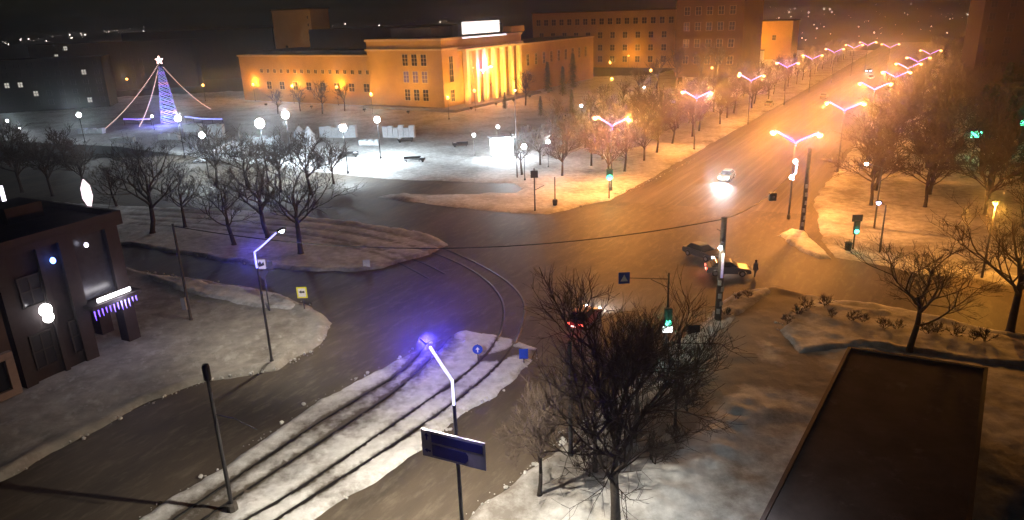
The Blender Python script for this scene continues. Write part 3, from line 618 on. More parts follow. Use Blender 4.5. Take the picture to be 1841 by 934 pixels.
def led_lamp(base, apex_px, head_px, label, lit_head, W, ledm, cone=136, tilt=.35):
    b = G(*base); hz = zfor(b, apex_px[1]); hd = Vector((*G(head_px[0], head_px[1], hz+1.1)[:2], hz+1.1))-b
    t = thing('street_lamp', label, 'street lamp', b)
    MB().lathe([(.17, 0), (.17, .4), (.11, .5), (.08, hz)], 10).build('pole', M_grey, t)
    kn = Vector((0, 0, hz)); a = MB().tube([kn-Vector((0, 0, .05)), kn+Vector((0, 0, .25)), kn.lerp(hd, .3)+Vector((0, 0, .1)), hd], .055, 6).build('arm', M_grey, t)
    o = Vector((0, -.12, .06)); MB().tube([kn-Vector((0, .12, 1.0)), kn+o+Vector((0, 0, .2)), kn.lerp(hd, .3)+o+Vector((0, 0, .1)), kn.lerp(hd, .86)+o], .065, 8).build('led_strip', ledm, a)
    dr = (hd-kn); dr.z = 0; dr.normalize(); sd = Vector((-dr.y, dr.x, 0)); fh = lambda u, d, v: hd+dr*u+sd*d+Vector((0, 0, v))
    h = MB().box(-.2, .55, -.17, .17, -.06, .07, fh).build('lamp_head', M_black, t, bevel=.03)
    if lit_head: MB().ball(hd+dr*.2+Vector((0, 0, -.1)), .2, 10, .9).build('lens', L_cold, h)
    else: MB().box(-.1, .5, -.13, .13, -.075, -.061, fh).build('lens', glow('warm_white_lens', (1., .93, .8), 30), h)
    plight('lamp_light', t, hd+dr*.2+Vector((0, 0, -.42)), (1., .88, .70), W, .12, cone, dr*tilt+Vector((0, 0, -1)), .5)
    return t, b, hz, kn, hd
t2, b_, hz_, kn_, hd_ = led_lamp((490, 655), (463, 458), (503, 413), 'street lamp with blue-lit arm and white head on the pavement corner', True, 3600, L_blueled)
plight('led_light', t2, kn_+Vector((.3, -.5, .2)), (.10, .10, 1), 2200, .2, 120, (.3, -.7, .65), .2)
t3, nb, nhz, kn, hd = led_lamp((836, 1020), (815, 690), (768, 614), 'street lamp with white and blue lit bent arm above the direction board', False, 15000, glow('near_led', (.62, .62, 1.), 2.4), 146, .25)
print('near lamp', nb, nhz, hd)
plight('led_light', t3, kn.lerp(hd, .72)+Vector((-.2, -.3, .6)), (.09, .06, 1), 9000, .2, 130, (.1, -.75, .65), .3); plight('led_light', t3, kn+Vector((.1, -.7, .1)), (.62, .58, 1), 600, .15, 62, Vector((0, -.5, -2.4)), 1.); plight('led_light', t3, hd+Vector((-.1, .5, .3)), (.07, .05, 1), 9000, .2, 52, G(785, 590)-hd-nb, 1.)
# direction board on that lamp post
bc = nb+Vector((0, 0, zfor(nb, 803))); bu = Vector((.90, -.43, 0)).normalized(); bn = Vector((-bu.y, bu.x, 0)); bn = -bn if bn.y > 0 else bn
fbd = lambda u, d, v: bu*u+bn*d+Vector((0, 0, v))
bd = thing('direction_board', 'large white and blue direction board clamped to the near lamp post', 'road sign', bc+bn*.22)
MB().box(-1.75, 1.6, -.04, .04, -.72, .72, fbd).build('panel', mat('board_white', (.62, .62, .72), .5, .08, 3), bd)
Mbf = mat('board_blue', (.035, .045, .25), .4, .15, 3)
MB().box(-1.2, 1.5, .042, .052, .12, .58, fbd).build('blue_field', Mbf, bd); MB().prism([(-1.2, -.6), (.55, -.6), (.72, -.42), (.72, -.15), (.6, .0), (-1.2, .0)], .042, .052, fbd).build('blue_field', Mbf, bd)
MB().prism([(-1.5, .18), (-1.42, .18), (-1.42, .4), (-1.34, .4), (-1.46, .58), (-1.58, .4), (-1.5, .4)], .042, .05, fbd).build('up_arrow', Mbf, bd)
MB().prism([(-1.62, -.38), (-1.46, -.26), (-1.46, -.33), (-1.28, -.33), (-1.28, -.43), (-1.46, -.43), (-1.46, -.5)], .042, .05, fbd).build('side_arrow', Mbf, bd)
for v in (-.4, .4): MB().box(-.35, .35, -.3, -.05, v-.05, v+.05, fbd).build('bracket', M_black, bd)
# park lamps
def park_lamp(loc, label, h, m, col, W, group, r=.26, name='park_lamp'):
    t = thing(name, label, 'park lamp', loc, 0, group)
    MB().lathe([(.14, 0), (.14, .3), (.06, .4), (.05, h-.2)], 8).build('pole', M_black, t)
    MB().ball((0, 0, h), r, 12).build('globe', m, t); plight('lamp_light', t, (0, 0, h+r+.2), col, W, .15); return t
pl = {}
amb = [(228, 142), (365, 153), (455, 152), (525, 155), (605, 157), (667, 170), (720, 158), (805, 176), (853, 163), (945, 117), (1100, 142), (1170, 127), (1097, 113), (1130, 100), (1280, 122), (1330, 133)]
for k, (x, y) in enumerate(amb):
    p = G(x, y, 5.5); p.z = .05
    lab = '%s amber globe lamp from the left in the gardens before the theatre' % ORD[k]
    if 'a' not in pl: pl['a'] = park_lamp(p, lab, 5.5, L_amb, AMB, 2600, 'amber garden lamps', .45)
    else: dup(pl['a'], lab, p)
cold = [(135, 162, .8), (163, 157, .7), (142, 207, 1.3), (13, 217, .7), (320, 213, 1.6), (363, 243, 1.5), (467, 222, 2.), (513, 207, 1.8), (617, 230, 1.6), (678, 215, 1.5), (852, 243, .8), (895, 228, .8), (942, 264, 1.1), (985, 255, .9), (1045, 190, .8), (1158, 157, .6), (35, 230, .5), (273, 209, .7)]
for k, (x, y, s) in enumerate(cold):
    p = G(x, y, 5.*s); p.z = .05
    lab = '%s cold white globe lamp from the left around the snowy square' % ORD[sorted(cold).index((x, y, s))]
    if 'c' not in pl: pl['c'] = park_lamp(p, lab, 5., L_cold, COLD, 750, 'cold white square lamps', .38); pl['c'].scale = (s,)*3
    else:
        o = dup(pl['c'], lab, p, 0, s)
    o = pl['c'] if k == 0 else o
    for ch in o.children:
        if ch.type == 'LIGHT': ch.data = ch.data.copy(); ch.data.energy = (1000 if s > 1.4 else 1300)*s*s
    if s > 1.4: plight('lamp_light', o, (0, 0, 4.35), COLD, (7500 if x > 400 else 3500)*s*s, .2, 152, (.0, .15, -1), .35)
# right-hand path lamps
def path_lamp(base, top, label, m, col, W):
    b = G(*base); h = zfor(b, top[1]); t = thing('path_lamp', label, 'street lamp', b)
    d = (Vector((*G(top[0], top[1], h)[:2], h))-b)
    MB().tube([(0, 0, 0), (0, 0, h*.93), d*1.+Vector((0, 0, -.1))], [.12, .07, .05], 8).build('pole', M_grey, t)
    hh = MB().box(d.x-.3, d.x+.3, d.y-.15, d.y+.15, h-.02, h+.12).build('lamp_head', M_black, t, bevel=.03)
    MB().ball((d.x, d.y, h-.14), .22, 10).build('lens', m, hh); plight('lamp_light', t, (d.x-.1, d.y-.35, h-.55), col, W, .12); return t
path_lamp((1765, 500), (1790, 362), 'single orange lamp on a leaning pole beside the side street', L_amb, AMB, 5000)
path_lamp((1571, 412), (1558, 292), 'slim pole with a small white light before the right-hand trees', glow('tiny_white', (1, .95, 1), 20), (1, .95, 1), 60)
path_lamp((1581, 455), (1580, 362), 'short post with a small bluish light behind the right traffic light', glow('tiny_blue', (.6, .6, 1), 16), (.6, .6, 1), 40)
path_lamp((930, 320), (926, 160), 'tall thin unlit-looking mast at the edge of the square', glow('tiny_amber', (1, .7, .4), 3), (1, .6, .3), 20)
# far row of lamps beyond, lights of the distant city
def dot(mb, p, r): mb.ball(p, r, 5)
mb = MB()
for k in range(150):
    x = rnd.uniform(1345, 1760) if k < 85 else rnd.choice((rnd.uniform(0, 260), rnd.uniform(560, 900)));
    yh = 52-.035*x
    y = yh + (rnd.betavariate(1.2, 2.2)*75+8 if k < 85 else rnd.uniform(5, 26))
    if k >= 85 and x < 300: y = yh + 24 - .06*x + rnd.uniform(-3, 5)
    z = 8; p = G(x, y, z); 
    if p.length > 5200 or p.y < 0: continue
    dot(mb, p, min(p.length, 2500)*(.00012+.0006*rnd.random()**4))
struct(mb.build('city_lights', glow('distant_lamp', (1., .82, .75), 14)), 'stuff')
ng = thing('neon_sign', 'green neon shop sign between the dark spruces at the right edge', 'neon sign', G(1836, 262))
MB().tube([(0, 0, 0), (0, 0, 3.6)], .08, 8).build('post', M_black, ng); MB().box(-.9, .9, -.12, .12, 3.6, 4.6).build('lit_panel', glow('green_neon', (.1, 1., .5), 9), ng, bevel=.05); plight('neon_light', ng, (-2.2, -1.2, 4), (.1, 1., .45), 500, .3)
ng2 = dup(ng, 'green neon shop sign above the lit snow patch in the right park', G(1748, 285)); 
# ------------------------------------------------------------------ poles
def pole_thing(base, ytop, label, r=.14, m=M_grey, name='utility_pole', k=10):
    b = G(*base); h = zfor(b, ytop); t = thing(name, label, 'pole', b); MB().lathe([(r*1.5, 0), (r*1.5, .25), (r*1.15, .3), (r*.9, h)], k).build('shaft', m, t); return t, b, h
pa, pab, pah = pole_thing((1290, 580), 390, 'thick postered concrete pole on the snow heap at the crossing', .26, M_conc, 'postered_pole', 12)
for z, a in ((1.2, -1.9), (1.9, -1.2), (2.6, -1.7), (3.2, -1.1), (3.8, -2.0)):
    fr_ = lambda u, d, v: Vector((math.cos(a)*d-math.sin(a)*u, math.sin(a)*d+math.cos(a)*u, v)); MB().box(-.15, .15, .30, .335, z-.22, z+.22, fr_).build('poster', M_paper, pa)
MB().box(-.3, -.02, -.62, -.33, pah*.72, pah*.80).build('lamp_box', M_black, pa, bevel=.03); MB().ball((-.35, -.6, pah*.74), .17, 10).build('lamp_lens', L_cold, pa); plight('pole_light', pa, (-.6, -.8, pah*.72), (1, .80, .55), 350, .1)
MB().box(-.1, .1, -.36, -.3, pah*.45, pah*.68).build('led_strip', glow('dim_violet', (.3, .2, .8), .35), pa); MB().tube([(0, 0, pah*.86), (-.5, .2, pah*.89)], .04, 6).build('bracket', M_black, pa)
pb, pbb, pbh = pole_thing((1441, 416), 265, 'tall dark postered pole on the traffic refuge', .24, M_conc, 'postered_pole', 12)
for z, a in ((1., -1.8), (1.8, -1.3), (2.7, -1.9), (3.6, -1.4), (4.6, -1.6), (5.6, -1.8)):
    fr_ = lambda u, d, v: Vector((math.cos(a)*d-math.sin(a)*u, math.sin(a)*d+math.cos(a)*u, v)); MB().box(-.14, .14, .27, .30, z-.25, z+.25, fr_).build('poster', M_paper, pb)
# glowing figure hung on the first right-hand lamp
gb = G(1416, 404); gz = zfor(gb, 306)
gf = thing('light_figure', 'white and violet garland figure hung on the lamp pole beside the refuge', 'light ornament', gb+Vector((0, -.3, gz)))
MB().tube([(.15, 0, 1.1), (.35, 0, .7), (.25, 0, .2), (.3, 0, -.2), (-.2, 0, -.8), (.1, 0, -1.1)], .09, 6).build('light_tube', glow('figure_led', (.9, .75, 1.), 7), gf)
for z in (1.15, -.75): MB().ball((.1 if z > 0 else -.2, 0, z), .28, 10).build('bulb', glow('figure_bulb', (1., .85, .9), 10), gf)
plight('figure_light', gf, (0, -.5, 0), (.9, .75, 1), 150, .2)
pc, pcb, pch = pole_thing((419, 920), 655, 'catenary pole with wire bracket at the lower left tram track', .105, M_black, 'catenary_pole')
MB().lathe([(.35, 0), (.3, .55), (.2, .6)], 8).build('footing', M_conc, pc)
MB().lathe([(.16, pch-.9), (.2, pch-.85), (.2, pch-.15), (.16, pch)], 10).build('cap', M_black, pc)
e_ = Vector((*G(462, 772, pch*.62)[:2], pch*.62))-pcb
MB().tube([(0, 0, pch*.68), e_*.5+Vector((0, 0, pch*.36)), e_], .03, 5).build('bracket', M_black, pc)
pd, pdb, pdh = pole_thing((344, 577), 402, 'pole with a grey cabinet on the pavement by the dark hall', .11, M_conc)
MB().box(-.42, -.02, -.45, -.17, 1.3, 2.5).build('cabinet', mat('cabinet_grey', (.2, .2, .22), .6, .1, 3), pd, bevel=.03)
pe, peb, peh = pole_thing((1026, 822), 612, 'dark pole between the foreground trees beside the lower road', .12, M_black)
pf, pfb, pfh = pole_thing((962, 380), 302, 'signpost with small plates at the left boulevard corner', .09, M_grey, 'sign_post')
MB().box(-.5, .5, -.12, -.06, pfh-1.3, pfh-.3).build('plate', M_black, pf); MB().tube([(0, 0, pfh*.5), (1.3, -.4, pfh*.62)], .04, 5).build('bracket', M_black, pf)
pg, pgb, pgh = pole_thing((998, 370), 318, 'short post with a dark bin at its foot at the left boulevard corner', .09, M_grey, 'sign_post')
MB().lathe([(.3, .05), (.36, .7), (.36, .95)], 10).build('bin', M_black, pg)
ph_, phb, phh = pole_thing((485, 560), 475, 'sign cluster post just behind the blue-armed lamp', .06, M_grey, 'sign_post')
MB().box(-.55, .3, -.1, -.05, phh-.4, phh+.5).build('white_sign', M_white, ph_); MB().prism([(-.1, phh-1.5), (.45, phh-.6), (-.65, phh-.6)], .1, .05, frame(Vector((1, 0, 0)), Vector((0, -1, 0)))).build('triangle_sign', M_grey, ph_)
fx = frame(Vector((1, 0, 0)), Vector((0, -1, 0)))
ki = MB(); ki.prism([(-.4, phh+.1), (-.15, phh+.35), (-.05, phh+.1), (.15, phh+.3), (.2, phh-.05), (-.3, phh-.2)], .101, .108, fx); ki.build('emblem', M_black, ph_); MB().box(.5, .95, -.1, -.05, phh-.5, phh+.3).build('grey_sign', M_grey, ph_)
# wires
def wire(a, b, sag, label, r=.025):
    o = thing('overhead_wire', label, 'wire', a)
    pts = [(a.lerp(b, t/24)-Vector((0, 0, sag*4*(t/24)*(1-t/24))))-a for t in range(25)]; MB().tube(pts, r, 4).build('cable', M_black, o); return o
topA = pab+Vector((0, 0, pah-.15)); topB = pbb+Vector((0, 0, pbh-.3)); topD = pdb+Vector((0, 0, pdh-.2))
wire(topA, topD, 2.3, 'long span wire sagging across the crossing from the postered pole', .045)
wire(topA, topB, 1.3, 'short span wire between the two postered poles', .04)
hm = topA.lerp(topB, .5)-Vector((0, 0, 1.3))
# ------------------------------------------------------------------ traffic lights and signs
M_sigbody = mat('signal_housing', (.02, .03, .028), .5, .2, 3)
def signal(base, yc, label, mast=None, ped=False, W=120, lr=.25):
    b = G(*base); z = zfor(b, yc); t = thing('traffic_light', label, 'traffic light', b)
    MB().lathe([(.1, 0), (.09, .2), (.07, mast or z+.5)], 8).build('post', M_black, t)
    h = MB().box(-lr-.05, lr+.05, -.38, -.08, z-.45, z+1.05).build('housing', M_sigbody, t, bevel=.04)
    for i in range(3):
        ob = MB().lathe([(lr, -.40), (lr, -.385)], 12).build('lens', L_green if i == 2 else M_black, h)
        ob.rotation_euler = (math.radians(90), 0, 0); ob.location = (0, -.8+.01, z-.13+(2-i)*.42)
        ob.location.y = -.785
        vz = MB().tube([(0, -.38, z+.14+(2-i)*.42), (0, -.56, z+.12+(2-i)*.42)], .03, 5); vz.build('visor', M_black, h)
    plight('signal_light', t, (0, -.8, z-.1), (.05, 1., .55), W*2.5, .1, 100, (-.15, -.75, .72), .5); plight('signal_light', t, (0, -.95, z-.1), (.05, 1., .55), W*.25, .1); return t, b, z
sg1 = signal((1095, 357), 316, 'green traffic light at the left boulevard corner', W=600, lr=.4)
sg2 = signal((1533, 450), 412, 'green traffic light at the mouth of the right side street', W=160)
MB().box(-.55, .55, -.2, -.1, sg2[2]+.95, sg2[2]+1.7).build('dark_sign', M_black, sg2[0])
b = G(1197, 640); zt = zfor(b, 490); zc = zfor(b, 572)
sg3 = signal((1197, 640), 574, 'green traffic light with lit white panel and overhead sign arm', mast=zt, W=160)
ar = Vector((*G(1122, 499, zt-.35)[:2], zt-.35))-b
am = MB().tube([(0, 0, zt-.5), (0, 0, zt-.55)+0*ar if False else (ar.x*.35, ar.y*.35, zt-.45), tuple(ar)], .035, 6); am.tube([(0, 0, zt-1.2), (ar.x*.4, ar.y*.4, zt-.5)], .03, 6); am.build('arm', M_black, sg3[0])
f3 = lambda u, d, v: ar+Vector((u, -d, v)); cs = MB().box(-.42, .42, .0, .06, -.45, .45, f3).build('crossing_sign', M_blue, sg3[0]); MB().prism([(-.28, -.26), (.28, -.26), (0, .28)], .061, .068, f3).build('white_triangle', M_white, cs)
MB().box(-.38, .38, -.3, -.1, zc-1.05, zc-.62).build('white_panel', glow('white_panel_light', (.95, 1., 1.), 6), sg3[0], bevel=.04); plight('panel_light', sg3[0], (0, -.6, zc-.9), (.9, 1, 1), 60, .1)
hs = thing('hanging_signal', 'small dark signal box hanging from the wire between the postered poles', 'signal box', hm)
MB().box(-.35, .35, -.2, .2, -.9, -.1).build('housing', M_sigbody, hs, bevel=.05); MB().tube([(0, 0, -.1), (0, 0, .02)], .03, 5).build('hanger', M_black, hs); MB().ball((0, -.2, -.5), .14, 8).build('lens', M_grey, hs)
def sign(base, yc, label, shape, size, rz=0.):
    b = G(*base); z = zfor(b, yc); t = thing('road_sign', label, 'road sign', b, rz); MB().lathe([(.05, 0), (.04, z+size*.5)], 8).build('post', M_grey, t); fx = frame(Vector((1, 0, 0)), Vector((0, -1, 0))); fz = lambda u, d, v: fx(u, d, v+z)
    s = size/2
    if shape == 'round':
        pn = MB().prism([(s*math.cos(i*math.pi/14), s*math.sin(i*math.pi/14)) for i in range(28)], .06, .1, fz).build('panel', M_blue, t)
        MB().prism([(-.1*s, -.6*s), (.12*s, -.6*s), (.12*s, 0), (.4*s, 0), (0, .55*s), (-.4*s, 0), (-.1*s, 0)], .101, .108, fz).build('white_arrow', M_white, pn)
    elif shape == 'yellow':
        pn = MB().prism([(-s, -s*1.15), (s, -s*1.15), (s, s*1.15), (-s, s*1.15)], .06, .1, fz).build('panel', M_yel, t)
        MB().prism([(-s*.72, -s*.85), (s*.72, -s*.85), (s*.72, s*.85), (-s*.72, s*.85)], .101, .108, fz).build('white_field', M_white, pn)
        MB().prism([(-s*.6, s*.15), (-s*.1, s*.5), (-s*.1, s*.28), (s*.55, s*.35), (s*.5, -.05), (-s*.1, 0), (-s*.1, -s*.2)], .109, .116, fz).build('black_symbol', M_black, pn)
    else: MB().box(-s, s, -.1, -.06, z-s*1.2, z+s*1.2).build('panel', M_white if shape == 'white' else M_blue, t)
    return t
sign((548, 560), 525, 'square yellow-bordered sign with black symbol on the snow bank tip', 'yellow', .95)
sign((860, 652), 627, 'round blue sign with white arrow on the end of the tram median', 'round', .8)
sign((942, 655), 635, 'square blue sign at the outer tip of the tram median', 'blue', .7)
sign((660, 482), 473, 'small white plate sign at the tip of the tram island', 'white', .75)
bn_ = thing('litter_bin', 'dark litter bin at the foot of the right traffic light', 'bin', G(1524, 452)); MB().lathe([(.25, 0), (.34, .1), (.38, .9), (.4, 1.0)], 12).build('body', M_black, bn_); MB().lathe([(.42, 1.0), (.3, 1.15)], 12).build('lid', M_black, bn_)
tb = thing('utility_cabinet', 'low dark cabinet beside the snow heap left of the postered pole', 'cabinet', G(1246, 600)); MB().box(-.5, .5, -.3, .3, .1, .9).build('body', M_black, tb, bevel=.03); MB().box(-.55, .55, -.35, .35, .901, .97).build('roof', M_black, tb, bevel=.03)
# ------------------------------------------------------------------ square: new-year tree, ice town, benches
xb = G(307, 222); xh = zfor(xb, 112)
xt = thing('christmas_tree', 'tall new-year tree wrapped in blue light bands with a star', 'christmas tree', xb)
trk, crn = spruce_mb(5, xh, xh*.135, 700); trk.build('trunk', M_bark, xt); crn.build('crown', mat('tree_cone', (.02, .03, .06), .8, .4, 2), xt)
bands = [glow('band_violet', (.28, .12, 1.), .9), glow('band_cyan', (.06, .35, .8), .5), glow('band_blue', (.08, .07, .8), .6), glow('band_pink', (.95, .35, .65), .7)]
for i in range(44):
    z = xh*(.03+.92*i/44); r = xh*.135*(1-z/xh)**.8+.15; m_ = MB()
    m_.tube([((r+.12*math.sin(j*2.1+i))*math.cos(j*.2618+i), (r+.12*math.sin(j*2.1+i))*math.sin(j*.2618+i), z+.12*math.sin(j*1.3+i)) for j in range(25)], .12, 4)
    m_.build('light_band', bands[(0, 2, 1, 0, 3, 2, 1, 2, 0, 1, 2)[i//2 % 11]], xt)
sm = MB(); sp = []
for j in range(10): rr = (1.1, .45)[j % 2]; sp.append((rr*math.sin(j*math.pi/5), rr*math.cos(j*math.pi/5)+xh+.6))
sm.prism(sp, -.15, .15, frame(Vector((1, 0, 0)), Vector((0, -1, 0)))); sm.build('star', glow('star_light', (1., .6, .55), 8), xt)
plight('band_light', xt, (0, -5, 2.5), (.16, .18, 1), 2600, .5)
for k, (x, y) in enumerate(((180, 238), (250, 228), (380, 196))):
    g = thing('light_garland', ('long pink bulb garland from the tree top to the far left', 'shorter pink bulb garland beside the long left one', 'pink bulb garland from the tree top to the right')[k], 'garland', xb+Vector((0, 0, xh)))
    e = G(x, y)-(xb+Vector((0, 0, xh))); cab = MB(); bl = MB(); pts = [e*(t/30)-Vector((0, 0, 1.4*4*(t/30)*(1-t/30))) for t in range(31)]
    cab.tube(pts, .05, 4).build('cable', M_black, g)
    for t in range(60): q = pts[t//2].lerp(pts[min(30, t//2+1)], .5*(t % 2)); bl.ball(q, .12, 5)
    bo = bl.build('bulbs', L_pink, g)
def fence(px, label, m, h=1.5):
    pts = [G(*p) for p in px]; t = thing('lit_fence', label, 'fence', pts[0]); rl = MB(); lm = MB()
    for a, b in zip(pts, pts[1:]):
        n = max(1, int((b-a).length/3))
        for i in range(n+1): q = a.lerp(b, i/n)-pts[0]; MB().tube([q, q+Vector((0, 0, h+.5))], .07, 5).build('post', M_black, t)
        lm.tube([a-pts[0]+Vector((0, 0, h+.4)), b-pts[0]+Vector((0, 0, h+.4))], .16, 5); rl.tube([a-pts[0]+Vector((0, 0, h*.5)), b-pts[0]+Vector((0, 0, h*.5))], .06, 5)
    rl.build('rail', M_black, t); lm.build('light_tube', m, t); return t
fence(((225, 226), (250, 227), (273, 226)), 'violet-lit fence left of the christmas tree', glow('fence_violet', (.3, .15, 1.), 1.8)); fence(((335, 222), (365, 226), (402, 227)), 'blue-lit fence right of the christmas tree', glow('fence_blue', (.25, .3, 1.), 1.8))
def wall_blocks(x0, x1, y, h, label, n=6, d=1.2):
    a, b = G(x0, y), G(x1, y+.001); t = thing('ice_wall', label, 'ice wall', a); U = (b-a).normalized(); N = Vector((U.y, -U.x, 0)); L = (b-a).length; f_ = frame(U, N)
    for i in range(n): hh = h*(1+.12*math.sin(i*2.7)); MB().box(L*i/n+.02, L*(i+1)/n-.02, -d, 0, 0, hh, f_).build('ice_block', M_ice, t, bevel=.08)
for a_ in ((330, 360, 238, 2.0, 'low ice wall right of the christmas tree foot'), (375, 402, 248, 3., 'ice wall with the brightest lamp near the christmas tree'), (575, 640, 248, 2.6, 'white ice wall under a cold lamp in mid square'), (688, 745, 248, 2.6, 'long white ice wall at the right of the ice town'), (440, 500, 262, 2.0, 'white ice wall half hidden behind the island trees'), (645, 680, 262, 1.2, 'short low ice wall in front of the long one'), (200, 240, 258, 1.3, 'low snow wall near the left garland foot'), (285, 320, 252, 1.6, 'low ice wall left before the christmas tree'), (140, 185, 241, 1.4, 'long low snow wall at the far left of the ice town')): wall_blocks(*a_)
def cone_fig(px, label, h):
    t = thing('snow_tent', label, 'tent', G(*px)); MB().lathe([(1.5, 0), (1.35, h*.55), (.15, h)], 6).build('canvas', M_ice, t); MB().tube([(0, 0, h-.02), (0, 0, h+.5)], .05, 5).build('finial', M_black, t)
cone_fig((557, 262), 'white pointed tent in the middle of the ice town', 4.2); cone_fig((540, 250), 'smaller white pointed tent behind the middle one', 3.)
sl_a, sl_b = G(360, 292), G(432, 270); st = thing('ice_slide', 'long white ice slide on the near side of the ice town', 'slide', sl_a); U = (sl_b-sl_a).normalized(); N = Vector((U.y, -U.x, 0)); L = (sl_b-sl_a).length; f_ = frame(U, N)
MB().prism([(0, 0), (L, 0), (L, 2.0), (L-2, 2.0), (0, .3)], -1.6, 0, f_).build('ramp', M_ice, st); MB().prism([(0, .31), (L-2, 2.01), (L-2, 2.5), (0, .8)], -.2, -.005, f_).build('side_board', M_white, st)
bks = None
for k, (x, y, ux_) in enumerate(((630, 282, 640), (742, 291, 760), (828, 264, 818), (730, 256, 719))):
    p = G(x, y); lab = 'dark park bench on the square, %s' % ('nearest the tram island', 'closest to the boulevard road', 'by the bright floodlit kiosk', 'before the long ice wall')[k]
    if bks is None:
        bks = thing('park_bench', lab, 'bench', p, .1, 'benches on the square')
        MB().box(-1.6, 1.6, -.3, .3, .42, .5).build('seat', M_black, bks); MB().box(-1.6, 1.6, .28, .36, .55, 1.05).build('backrest', M_black, bks)
        for s in (-1.2, 1.2): MB().box(s-.08, s+.08, -.28, .3, 0, .42).build('leg', M_conc, bks)
        urn = thing('flower_urn', '', 'urn', G(ux_, y+1), 0, 'dark urns beside the benches'); MB().lathe([(.35, 0), (.2, .15), (.2, .3), (.55, .7), (.5, 1.0)], 12).build('bowl', M_black, urn); MB().lathe([(.48, .93), (.3, 1.1), (.1, 1.15)], 10).build('snow_cap', M_snow, urn); u_ = urn
    else: bk = dup(bks, lab, p, .1); u_ = dup(urn, '', G(ux_, y+1))
    u_['label'] = 'dark urn beside the park bench %s' % ('nearest the tram island', 'closest to the boulevard road', 'by the bright floodlit kiosk', 'before the long ice wall')[k]
kb = G(903, 281); ks = thing('floodlit_kiosk', 'blown-out white illuminated kiosk at the edge of the square', 'kiosk', kb, .25)
MB().box(-2.1, 2.1, -1.2, 1.2, 0, .5).build('base', M_white, ks); MB().box(-2., 2., -1.1, 1.1, .51, 3.6).build('lit_wall', glow('kiosk_glow', (.95, .99, 1.), 10), ks, bevel=.05); MB().box(-2.4, 2.4, -1.5, 1.5, 3.61, 3.9).build('roof', M_snow, ks, bevel=.05)
plight('kiosk_light', ks, (0, -3, 3.2), COLD, 8000, .5); MB().box(-.5, .5, -1.18, -1.12, .55, 2.6).build('door', M_white, ks)
# ------------------------------------------------------------------ cars
M_glass = mat('car_glass', (.015, .017, .02), .08, .2, 2, spec=.6); M_tyre = mat('tyre', (.02, .02, .02), .9); M_rim = mat('rim', (.3, .3, .32), .35, .1, 4, metal=.8)
L_head = glow('headlight', (.92, .95, 1.), 120); L_tail = glow('taillight', (1., .06, .03), 5); M_tail = mat('tail_glass', (.3, .01, .01), .3); M_lamp = mat('lamp_glass', (.5, .5, .5), .2)
def car(base, rz, label, paint, heads, tails, hW=900):
    t = thing('car', label, 'car', base, rz)
    ys = lambda w: (-w, w)
    prof = [(-2.15, .35), (-2.2, .62), (-2.1, .92), (-1.5, .98), (.95, .95), (1.9, .82), (2.18, .62), (2.2, .35), (1.75, .28), (1.68, .52), (1.45, .66), (1.15, .66), (.95, .52), (.88, .28), (-.88, .28), (-.95, .52), (-1.15, .66), (-1.45, .66), (-1.68, .52), (-1.75, .28)]
    fs = lambda u, d, v: Vector((u, d, v)); bo = MB().prism(prof, -.86, .86, fs).build('body', paint, t, bevel=.06)
    def cab(p0, y0, p1, y1, nm, m_, z=None):
        m = MB(); n = 4
        m.v = [(p0[0], -y0, p0[2]), (p0[1], -y0, p0[2]), (p0[1], y0, p0[2]), (p0[0], y0, p0[2]), (p1[0], -y1, p1[2]), (p1[1], -y1, p1[2]), (p1[1], y1, p1[2]), (p1[0], y1, p1[2])]
        m.f = [(3, 2, 1, 0), (4, 5, 6, 7), (0, 1, 5, 4), (1, 2, 6, 5), (2, 3, 7, 6), (3, 0, 4, 7)]; return m.build(nm, m_, t, bevel=.04)
    cab((-1.72, .98, .96), .78, (-1.2, .28, 1.42), .62, 'windows', M_glass); cab((-1.25, .34, 1.421), .64, (-1.05, .12, 1.5), .56, 'roof', paint)
    for x in (-1.32, 1.32):
        for s in (-1, 1):
            wm = MB().tube([(x, s*.66, .33), (x, s*.87, .33)], .32, 16).build('wheel', M_tyre, t); MB().tube([(x, s*.871, .33), (x, s*.885, .33)], .19, 12).build('rim', M_rim, wm)
    for s in (-1, 1):
        MB().ball((2.1, s*.62, .66), .13, 8, .8).build('headlight', L_head if heads else M_lamp, t); MB().box(-2.24, -2.14, s*.62-.2, s*.62+.2, .68, .84).build('taillight', L_tail if tails else M_tail, t, bevel=.02)
        if heads: plight('beam', t, (2.4, s*.62, .68), (.93, .95, 1.), hW, .06, 110, (1, 0, -.10), .9)
    if tails: MB().box(-2.235, -2.21, -.26, .26, .5, .62).build('number_plate', glow('plate_light', (1, .9, .85), 1.4), t); plight('tail_light', t, (-2.6, 0, .7), (1., .08, .04), 22, .1)
    for s in (-1, 1): MB().ball((.72, s*.95, 1.0), .11, 8, .8).build('mirror', paint, t)
    return t
P_dk = mat('dark_paint', (.03, .03, .04), .3, .1, 3, spec=.5); P_si = mat('silver_paint', (.35, .35, .37), .35, .1, 3, metal=.3); P_rd = mat('red_paint', (.16, .02, .02), .35, .1, 3, spec=.5)
car(G(1306, 322), ANG+math.pi+.02, 'silver car with glaring headlights coming down the boulevard', P_si, True, False, 3200)
ca, cb = G(1236, 454), G(1288, 472); car(G(1262, 462), math.atan2(cb.y-ca.y, cb.x-ca.x), 'dark car with lit headlights turning beside the postered pole', P_dk, True, False, 140)
car(G(1050, 580), ANG+.04, 'car seen from behind with red tail lights, half hidden by the tall tree', P_rd, True, True, 1300)
ca, cb = G(1290, 496), G(1340, 497); car(G(1308, 492), math.atan2(cb.y-ca.y, cb.x-ca.x), 'car with glowing red tail behind the postered pole', P_dk, False, True)
car(G(1481, 176), ANG, 'dark far car on the left lane of the boulevard', P_dk, False, False)
